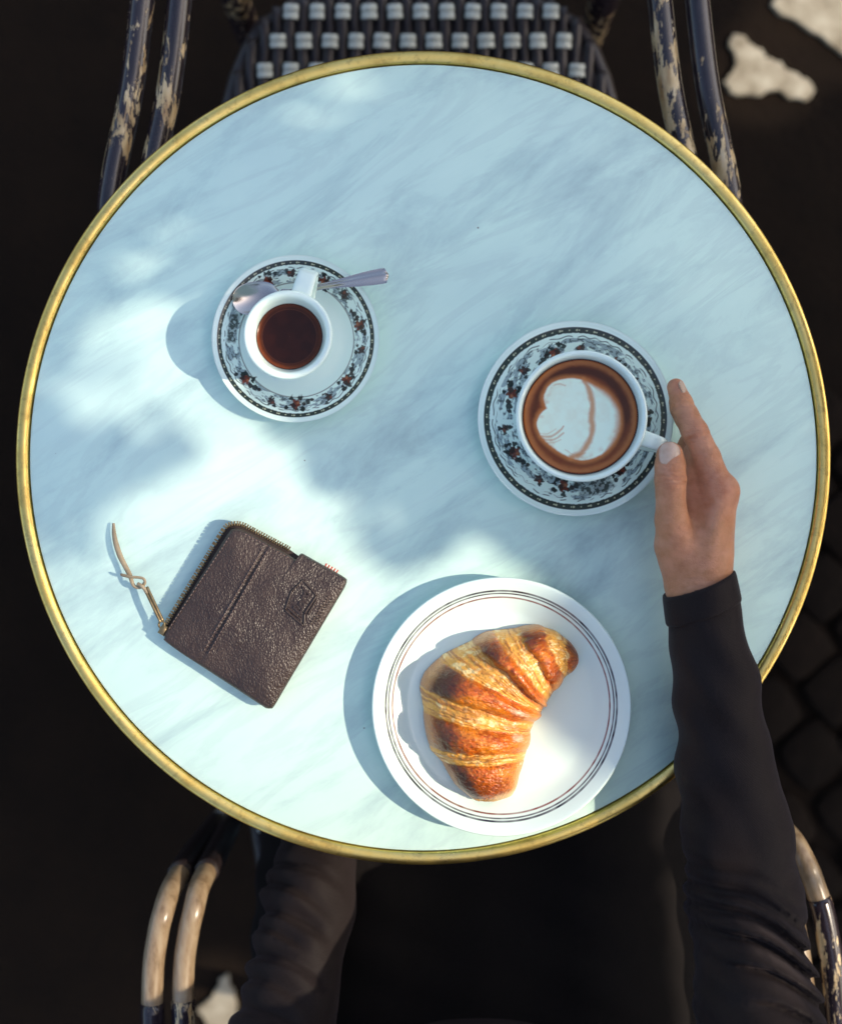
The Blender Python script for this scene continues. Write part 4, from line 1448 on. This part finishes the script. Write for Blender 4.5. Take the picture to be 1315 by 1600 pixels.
def person():
    root = thing('person', 'person in a black long sleeved top holding the latte cup handle', 'person', (.05, -.50, 0))
    base = np.array([.05, -.50, 0])
    # --- right hand, thumb uppermost, gripping the cup handle
    lo = np.minimum.reduce([Z5(180, 60, .0), Z5(780, 1640, .0), Z5(180, 60, .1), Z5(780, 1640, .1)]); lo[2] = ZT - .004
    hi = np.maximum.reduce([Z5(180, 60, .0), Z5(780, 1640, .0), Z5(180, 60, .1), Z5(780, 1640, .1)]); hi[2] = ZT + .100
    h = .00105
    palm = SDF(lo, hi, h)
    kp = .010
    palm.cone(Z5(520, 1650, .046), Z5(512, 1400, .049), .0175, .0182, kp)
    palm.cone(Z5(520, 1650, .036), Z5(512, 1400, .037), .0175, .0182, kp)
    palm.cone(Z5(512, 1400, .050), Z5(545, 1180, .054), .0188, .0160, kp)
    palm.cone(Z5(545, 1180, .054), Z5(622, 800, .0600), .0152, .0118, kp)
    palm.cone(Z5(515, 1380, .040), Z5(628, 800, .0440), .0180, .0120, kp)
    palm.cone(Z5(512, 1380, .034), Z5(618, 830, .0290), .0170, .0112, kp)
    palm.cone(Z5(500, 1370, .028), Z5(592, 880, .0165), .0150, .0105, kp)
    palm.cone(Z5(455, 1300, .046), Z5(372, 1110, .0560), .0190, .0158, kp)
    palm.cone(Z5(420, 1150, .044), Z5(520, 930, .0440), .0150, .0110, .012)
    palm.cone(Z5(480, 985, .050), Z5(478, 690, .0490), .0125, .0085, .008)
    palm.cone(Z5(560, 820, .046), Z5(480, 560, .0460), .0110, .0085, .010)
    # knuckle of the index finger
    palm.cone(Z5(640, 785, .0600), Z5(632, 800, .0560), .0112, .0110, .006)
    palm.cone(Z5(548, 1220, .0660), Z5(622, 850, .0680), .0040, .0048, .0060)
    palm.cone(Z5(600, 1150, .0560), Z5(668, 840, .0560), .0040, .0046, .0060)
    fing = SDF(lo, hi, h)
    kf = .0026
    def chain(pts, rad, k0):
        s = SDF(lo, hi, h)
        for i in range(len(pts) - 1):
            s.cone(Z5(*pts[i]), Z5(*pts[i + 1]), rad[i], rad[i + 1], .0024)
        return s
    th = chain([(372, 1110, .0560), (338, 960, .0660), (331, 800, .0725), (331, 725, .0738), (329, 640, .0728), (327, 575, .0705)], [.0155, .0114, .0099, .0106, .0102, .0092], kf)
    ix = chain([(622, 800, .0595), (545, 590, .0585), (478, 440, .0565), (432, 345, .0540), (397, 268, .0515), (363, 172, .0480)], [.0112, .0096, .0091, .0079, .0077, .0063], kf)
    mi = chain([(628, 800, .0430), (540, 580, .0415), (468, 430, .0385), (420, 350, .0350), (392, 300, .0320), (372, 258, .0300)], [.0110, .0095, .0088, .0078, .0074, .0062], kf)
    ri = chain([(618, 830, .0280), (555, 640, .0260), (500, 520, .0240), (450, 500, .0240), (425, 545, .0240), (430, 600, .0250)], [.0105, .0090, .0084, .0076, .0072, .0060], kf)
    pk = chain([(592, 880, .0160), (560, 740, .0140), (525, 655, .0130), (480, 640, .0130), (455, 680, .0140), (460, 730, .0150)], [.0095, .0078, .0074, .0068, .0064, .0054], kf)
    fing.F = ix.F
    for s in (mi, ri, pk):
        fing.merge(s, .0010)
    palm.merge(fing, .0032)
    palm.merge(th, .0024)
    # skin folds over the thumb joint
    A, B = Z5(331, 780, .0735), Z5(331, 640, .0735)
    sl = palm.sub(np.minimum(A, B) - .014, np.maximum(A, B) + .014)
    X, Y, Z = palm.pts(sl)
    yy = (Y - A[1]) / (B[1] - A[1])
    fold = np.zeros(np.broadcast(X, Y, Z).shape, np.float32)
    for c, w, am in ((.20, .040, .00085), (.38, .045, .00140), (.54, .045, .00125), (.72, .040, .00075)):
        bend = .10 * ((X - A[0]) / .009) ** 2
        fold += am * np.exp(-((yy - c - bend * (1 if c > .45 else -1)) / w) ** 2) * np.clip((Z - A[2]) / .006, 0, 1)
    palm.F[sl] = palm.F[sl] + fold
    def crease(c, ax, R0, offs, am, w=.00075):
        c = np.array(c); ax = np.array(ax, float); ax = ax / np.linalg.norm(ax)
        sl = palm.sub(c - R0 * 1.6, c + R0 * 1.6)
        X, Y, Z = palm.pts(sl)
        dx, dy, dz = X - c[0], Y - c[1], Z - c[2]
        s = dx * ax[0] + dy * ax[1] + dz * ax[2]
        side = dx * -ax[1] + dy * ax[0]
        r = np.sqrt(dx * dx + dy * dy + dz * dz)
        g = np.zeros(r.shape)
        for k, o in enumerate(offs):
            g = g + am * (1 - .25 * (k % 2)) * np.exp(-((s - o - .12 * side + 18 * side * side * (1 if k % 2 else -1)) / w) ** 2)
        palm.F[sl] = palm.F[sl] + (g * np.exp(-(r / R0) ** 4)).astype(np.float32)
    ixd = Z5(397, 268, .0515) - Z5(545, 590, .0585)
    crease(Z5(500, 440, .0650), ixd, .0095, (-.0034, -.0012, .0010, .0032), .00110)
    crease(Z5(415, 275, .0590), ixd, .0080, (-.0016, .0006, .0024), .00085)
    crease(Z5(665, 790, .0690), Z5(545, 590, .058) - Z5(632, 800, .060), .0110, (-.0030, .0, .0030), .00040, .0011)
    crease(Z5(400, 1010, .0700), (.45, 1, 0), .0120, (-.003, .002), .00045, .0012)
    crease(Z5(520, 1330, .0680), (0, 1, 0), .0160, (-.004, .001, .005), .00040, .0012)
    hv, hf = palm.mesh()
    # --- rest of the body under the clothes
    bd = SDF((-.33, -.78, .02), (.36, -.04, 1.36), .009)
    wr = Z5(515, 1560, .038)
    elbow = np.array(W(1162, 1410, .015)); sho = np.array((.212, -.475, 1.0))
    bd.cone(Z5(512, 1480, .040), elbow, .024, .032, .01); bd.cone(elbow, sho, .033, .045, .01)
    l_el = np.array((-.108, -.413, .700)); l_sh = np.array((-.125, -.50, 1.0)); l_wr = np.array((-.073, -.215, .575))
    bd.cone(l_sh, l_el, .045, .033, .01); bd.cone(l_el, l_wr, .031, .024, .01)
    bd.cone(l_wr, l_wr + np.array((.015, .075, -.004)), .023, .018, .01, (1.2, 1, .7))
    for k in range(4):
        a = l_wr + np.array((-.012 + .018 * k, .075, -.006)); bd.cone(a, a + np.array((.006, .06 - .006 * abs(k - 1.4), -.012)), .0095, .008, .004)
    bd.cone(l_wr + np.array((.02, .03, 0)), l_wr + np.array((.062, .065, -.010)), .012, .009, .006)
    bd.cone((.05, -.52, .50), (.045, -.54, .95), .115, .12, .05, (1.25, .85, 1))
    bd.cone(sho, l_sh, .055, .055, .04)
    bd.cone((.04, -.53, 1.0), (.04, -.515, 1.12), .055, .05, .03)
    bd.cone((.04, -.505, 1.20), (.04, -.515, 1.245), .074, .082, .03, (.92, 1.12, 1.15))
    bd.cone((.04, -.415, 1.205), (.04, -.425, 1.235), .012, .008, .012)
    bd.cone((.04, -.435, 1.145), (.04, -.43, 1.150), .018, .016, .02, (1.4, 1, .8))
    for s in (-1, 1):
        bd.cone((.04 + s * .080, -.515, 1.205), (.04 + s * .083, -.525, 1.225), .012, .013, .006, (.5, 1, 1.4))
        hip, kn, an = np.array((.05 + s * .105, -.50, .53)), np.array((.05 + s * .092, -.10, .535)), np.array((.05 + s * .085, -.13, .10))
        bd.cone(hip, kn, .070, .052, .03); bd.cone(kn, an, .050, .034, .02)
        bd.cone(an + np.array((0, -.02, -.045)), an + np.array((0, .11, -.052)), .028, .022, .012)
    bv, bf = bd.mesh()
    n0 = len(hv)
    vv = np.concatenate([hv, bv]) - base
    ff = np.concatenate([hf, bf + n0])
    # skin colour: slightly redder over the joints and fingertips
    c = np.broadcast_to(np.array((.455, .200, .092)), (len(vv), 3)).copy()
    wv = np.concatenate([hv, bv])
    for p, rad, al in ((Z5(331, 720, .084), .010, .35), (Z5(660, 790, .07), .014, .50), (Z5(500, 430, .066), .010, .35), (Z5(363, 150, .05), .012, .45), (Z5(560, 640, .066), .02, .25), (Z5(450, 800, .06), .014, .35), (Z5(327, 560, .075), .012, .25)):
        d = np.linalg.norm(wv - p, axis=1)
        c = mixc(c, (.56, .17, .095), np.exp(-(d / rad) ** 2) * al)
    c = mixc(c, (.62, .30, .185), np.clip((fbm(wv[:, 0] * 140, wv[:, 1] * 140, 5, 3) - .42) * 2.2, 0, .6))
    c = mixc(c, (.36, .13, .07), np.clip((fbm(wv[:, 0] * 90 + 5, wv[:, 1] * 90, 15, 4) - .55) * 2.0, 0, .4))
    body = mk('body', vv, ff, M['skin'], root, True, c)
    # --- nails
    def nail(ctr, along, up, ln, wd, rad, name='nail'):
        a = Vector(along).normalized(); u = Vector(up); u = (u - a * u.dot(a)).normalized(); s = a.cross(u)
        nu, nv = 14, 13
        v, f = [], []
        for lay in (0, 1):
            for i in range(nu):
                t = -1 + 2 * i / (nu - 1)
                wloc = wd / 2 * (1 - .10 * t * t if t < .3 else 1 - .10 * t * t - .30 * max(0, (t - .3) / .7) ** 3)
                if t < -.5:
                    wloc *= 1 - .16 * ((-.5 - t) / .5) ** 2
                for j in range(nv):
                    w = -1 + 2 * j / (nv - 1)
                    y = w * wloc
                    drop = rad - math.sqrt(max(rad * rad - y * y, 1e-9))
                    curl = .0009 * t * t
                    p = Vector(ctr) + a * (t * ln / 2 + (.0012 * (1 - w * w) if t > .6 else 0) - (.0010 * (1 - w * w) if t < -.6 else 0)) + s * y + u * (-drop - curl - lay * .0007)
                    v.append(np.array(p) - base)
        k0 = nu * nv
        for i in range(nu - 1):
            for j in range(nv - 1):
                f.append((i * nv + j, i * nv + j + 1, (i + 1) * nv + j + 1, (i + 1) * nv + j)[::-1])
                f.append((k0 + i * nv + j, k0 + i * nv + j + 1, k0 + (i + 1) * nv + j + 1, k0 + (i + 1) * nv + j))
        ed = [(i * nv) for i in range(nu)] + [(nu - 1) * nv + j for j in range(1, nv)] + [i * nv + nv - 1 for i in range(nu - 2, -1, -1)] + [j for j in range(nv - 2, 0, -1)]
        for a_, b_ in zip(ed, ed[1:] + ed[:1]):
            f.append((a_, b_, k0 + b_, k0 + a_))
        return mk(name, v, f, M['nail'], root)
    p_t, p_b = Z5(327, 500, .0772), Z5(328, 628, .0815)
    nail((p_t + p_b) / 2 + np.array((0, 0, .0024)), p_t - p_b, (0, .15, 1), .0140, .0146, .0094)
    q_t, q_b = Z5(392, 142, .0500), Z5(424, 215, .0530)
    nail((q_t + q_b) / 2 + np.array((.0011, .0004, .0016)), q_t - q_b, (.88, .2, .45), .0100, .0090, .0060)
    # --- black knitted top: sleeves and trunk, with folds
    sw = SDF((-.33, -.74, .50), (.36, -.045, 1.13), .0028)
    rp = [np.array(W(1092, 922, .045)), np.array(W(1119, 1080, .043)), np.array(W(1133, 1200, .040)), np.array(W(1151, 1300, .034)), np.array(W(1163, 1410, .018))]
    rr = [.0254, .0282, .0325, .0370, .0395]
    up = [rp[-1], np.array((.228, -.335, .822)), np.array((.222, -.40, .91)), sho]
    ur = [.0395, .0390, .044, .062]
    # distance along the right arm from the cuff, for the folds
    cuff_dir = (rp[0] - rp[1]) / np.linalg.norm(rp[0] - rp[1])
    def fold_r(t, ex, ey, ez, X, Y, Z):
        s = (Y + .0) * 1.0 + .35 * (X - .23)
        am = .0058 * np.exp(-((Y + .300) / .040) ** 2)
        w = np.sin(s * 2 * np.pi / .0145 + 2.2 * np.sin(X * 70 + 1) + 1.6 * np.sin(X * 31 - Z * 40))
        w = np.sign(w) * np.abs(w) ** .7
        am2 = .0012 * np.exp(-((Y + .13) / .09) ** 2)
        w2 = np.sin(s * 2 * np.pi / .041 + 2.5 * np.sin(X * 45 + Z * 20))
        return am * w * (.55 + .45 * np.sin(X * 57 + Y * 40)) + am2 * w2
    for i in range(4):
        sw.cone(rp[i], rp[i + 1], rr[i], rr[i + 1], .012, (1, 1, (1.22, 1.12, 1.02, 1.0)[i]), disp=fold_r)
    for i in range(3):
        sw.cone(up[i], up[i + 1], ur[i], ur[i + 1], .014, disp=fold_r)
    l_path = [l_wr + (l_el - l_wr) * .06, l_wr + (l_el - l_wr) * .5, l_el, (l_el + l_sh) / 2 + np.array((-.008, -.005, 0)), l_sh]
    l_rad = [.0285, .0350, .0390, .045, .062]
    lax = (l_el - l_wr); ll = np.linalg.norm(lax); lax = lax / ll
    def fold_l(t, ex, ey, ez, X, Y, Z):
        s = (X - l_wr[0]) * lax[0] + (Y - l_wr[1]) * lax[1] + (Z - l_wr[2]) * lax[2]
        side = (X - l_wr[0] - s * lax[0])
        fl_ = np.zeros(np.broadcast(X, Y, Z).shape)
        for c0, sl_, wd, am, lf in ((.098, .30, .0042, .0030, .018), (.118, .55, .0048, .0042, .010), (.138, .42, .0055, .0052, .016), (.155, .62, .0045, .0044, .004), (.171, .38, .0060, .0055, .020), (.192, .50, .0050, .0040, .006), (.214, .45, .0060, .0040, .012)):
            u = (s - c0 - sl_ * (side + .01) * 1.0 - 4.0 * (side - .01) ** 2) / wd
            prof_ = np.exp(-u * u) - .6 * np.exp(-((u - 1.7) / 1.1) ** 2)
            fl_ = fl_ + am * prof_ * (1 / (1 + np.exp((side - lf) / .005)))
        fl_ = fl_ + .0012 * np.sin(s * 95 + side * 130) * np.exp(-((s - .14) / .07) ** 2)
        seam = .0016 * np.exp(-((s - .085 + 8 * side * side) / .0016) ** 2)
        return fl_ + seam
    for i in range(4):
        sw.cone(l_path[i], l_path[i + 1], l_rad[i], l_rad[i + 1], .014, disp=fold_l)
    sw.cone((.05, -.52, .53), (.045, -.54, .93), .128, .130, .05, (1.22, .85, 1))
    sw.cone(sho, l_sh, .066, .066, .05)
    sw.cone((.04, -.53, 1.0), (.04, -.522, 1.075), .072, .062, .03)
    # cut the cuffs flat and hollow them
    cp = rp[0] + cuff_dir * .004
    def cut(X, Y, Z):
        pl = (X - cp[0]) * cuff_dir[0] + (Y - cp[1]) * cuff_dir[1] + (Z - cp[2]) * cuff_dir[2]
        pl = pl + .0008 * np.sin(X * 160) - .20 * (X - cp[0])
        ax = (X - cp[0] - pl * cuff_dir[0]) ** 2 + (Y - cp[1] - pl * cuff_dir[1]) ** 2 + ((Z - cp[2] - pl * cuff_dir[2]) / 1.22) ** 2
        hol = np.where((pl > -.008) & (pl < .03), .0208 - np.sqrt(ax), -1)
        return np.maximum(np.where(Y > -.16, pl, -1), hol)
    sw.carve(cut)
    v, f = sw.mesh()
    mk('knit_top', v - base, f, M['sweater'], root)
    # cuff band
    cn = 56
    e1 = np.cross(cuff_dir, np.array((0, 0, 1.0))); e1 /= np.linalg.norm(e1); e2 = np.cross(e1, cuff_dir)
    cv, cf = [], []
    for lay_, (d_, off_) in enumerate(((.0035, -.0030), (.0048, -.0006), (.0045, .0007), (.002, .0012), (-.006, .0014), (-.0145, .0014), (-.0160, .0009), (-.0165, -.0014))):
        for k in range(cn):
            a = 2 * math.pi * k / cn
            rad_ = .0254 + off_ + (.0028 / .075) * max(0, -d_) + .0003 * math.sin(a * 5)
            p = rp[0] + cuff_dir * (d_ + .20 * math.cos(a) * .0254) + e1 * math.cos(a) * rad_ + e2 * math.sin(a) * rad_ * 1.22
            cv.append(p - base)
    for l_ in range(7):
        for k in range(cn):
            k2 = (k + 1) % cn
            cf.append((l_ * cn + k, l_ * cn + k2, (l_ + 1) * cn + k2, (l_ + 1) * cn + k))
    mk('cuff', cv, cf, M['sweater'], root)
    # --- trousers and shoes
    tw = SDF((-.22, -.72, .05), (.34, .02, .70), .008)
    for s in (-1, 1):
        hip, kn, an = np.array((.05 + s * .105, -.50, .53)), np.array((.05 + s * .092, -.10, .535)), np.array((.05 + s * .085, -.13, .13))
        fr = lambda t, ex, ey, ez, X, Y, Z: .002 * np.sin(Y * 120 + X * 50)
        tw.cone(hip, kn, .104, .084, .03, disp=fr); tw.cone(kn, an, .066, .052, .03, disp=fr)
    tw.cone((-.03, -.52, .54), (.13, -.52, .54), .10, .10, .03)
    tw.cone((.05, -.50, .54), (.05, -.16, .545), .085, .06, .04)
    v, f = tw.mesh()
    mk('trousers', v - base, f, M['trousers'], root)
    for s in (-1, 1):
        sh = SDF((.05 + s * .085 - .08, -.26, -.004), (.05 + s * .085 + .08, .10, .20), .006)
        a = np.array((.05 + s * .085, -.15, .05))
        sh.cone(a + np.array((0, -.02, 0)), a + np.array((0, .16, -.008)), .046, .038, .02, (1, 1, .95))
        sh.cone(a + np.array((0, .01, 0)), a + np.array((0, .018, .085)), .046, .045, .02)
        v, f = sh.mesh()
        v[:, 2] = np.maximum(v[:, 2], .003)
        mk('shoe', v - base, f, M['trousers'], root)
    hr = SDF((-.10, -.66, 1.02), (.18, -.40, 1.37), .006)
    strands = lambda t, ex, ey, ez, X, Y, Z: .0022 * np.sin(X * 420 + 3 * np.sin(Z * 30)) + .0015 * np.sin(Y * 500)
    hr.cone((.04, -.530, 1.235), (.04, -.535, 1.26), .083, .086, .02, (.98, 1.15, 1.08), disp=strands)
    hr.cone((.04, -.575, 1.24), (.04, -.585, 1.08), .075, .055, .03, (1.1, .7, 1), disp=strands)
    hr.carve(lambda X, Y, Z: np.minimum(np.minimum(Y + .455, 1.262 - Z), 1) + 0 * X)
    v, f = hr.mesh()
    mk('hair', v - base, f, M['hair'], root)
    # simple face: eyes, brows, lips on the head
    for s in (-1, 1):
        ev, ef = lathe([(.0004, .0095), (.005, .0085), (.009, .003), (.0095, 0), (.008, -.005), (.0004, -.0095)], 14)
        ev = ev + np.array((.04 + s * .030, -.432, 1.218)) - base
        eye = mk('eye', ev, ef, M['whitecloth'], root)
        iv, if_ = lathe([(.0004, .0012), (.0030, .0010), (.0046, .0), (.0046, -.002)], 12)
        iv = iv[:, [0, 2, 1]] + np.array((.04 + s * .030, -.4232, 1.218)) - base
        mk('iris', iv, if_[:, ::-1], M['hair'], eye)
        MB().add(*tube([tuple(np.array((.04 + s * q_, -.4285 + abs(q_ - .03) * -.25, zz)) - base) for q_, zz in ((.016, 1.236), (.030, 1.240), (.046, 1.234))], .003, 6)).build('brow', M['hair'], root)
    MB().add(*tube([tuple(np.array((.04 + q_, -.420 - abs(q_) * .35, 1.170)) - base) for q_ in (-.022, -.010, 0, .010, .022)], [.002, .004, .0042, .004, .002], 7)).build('lips', M['nail'], root)
person()
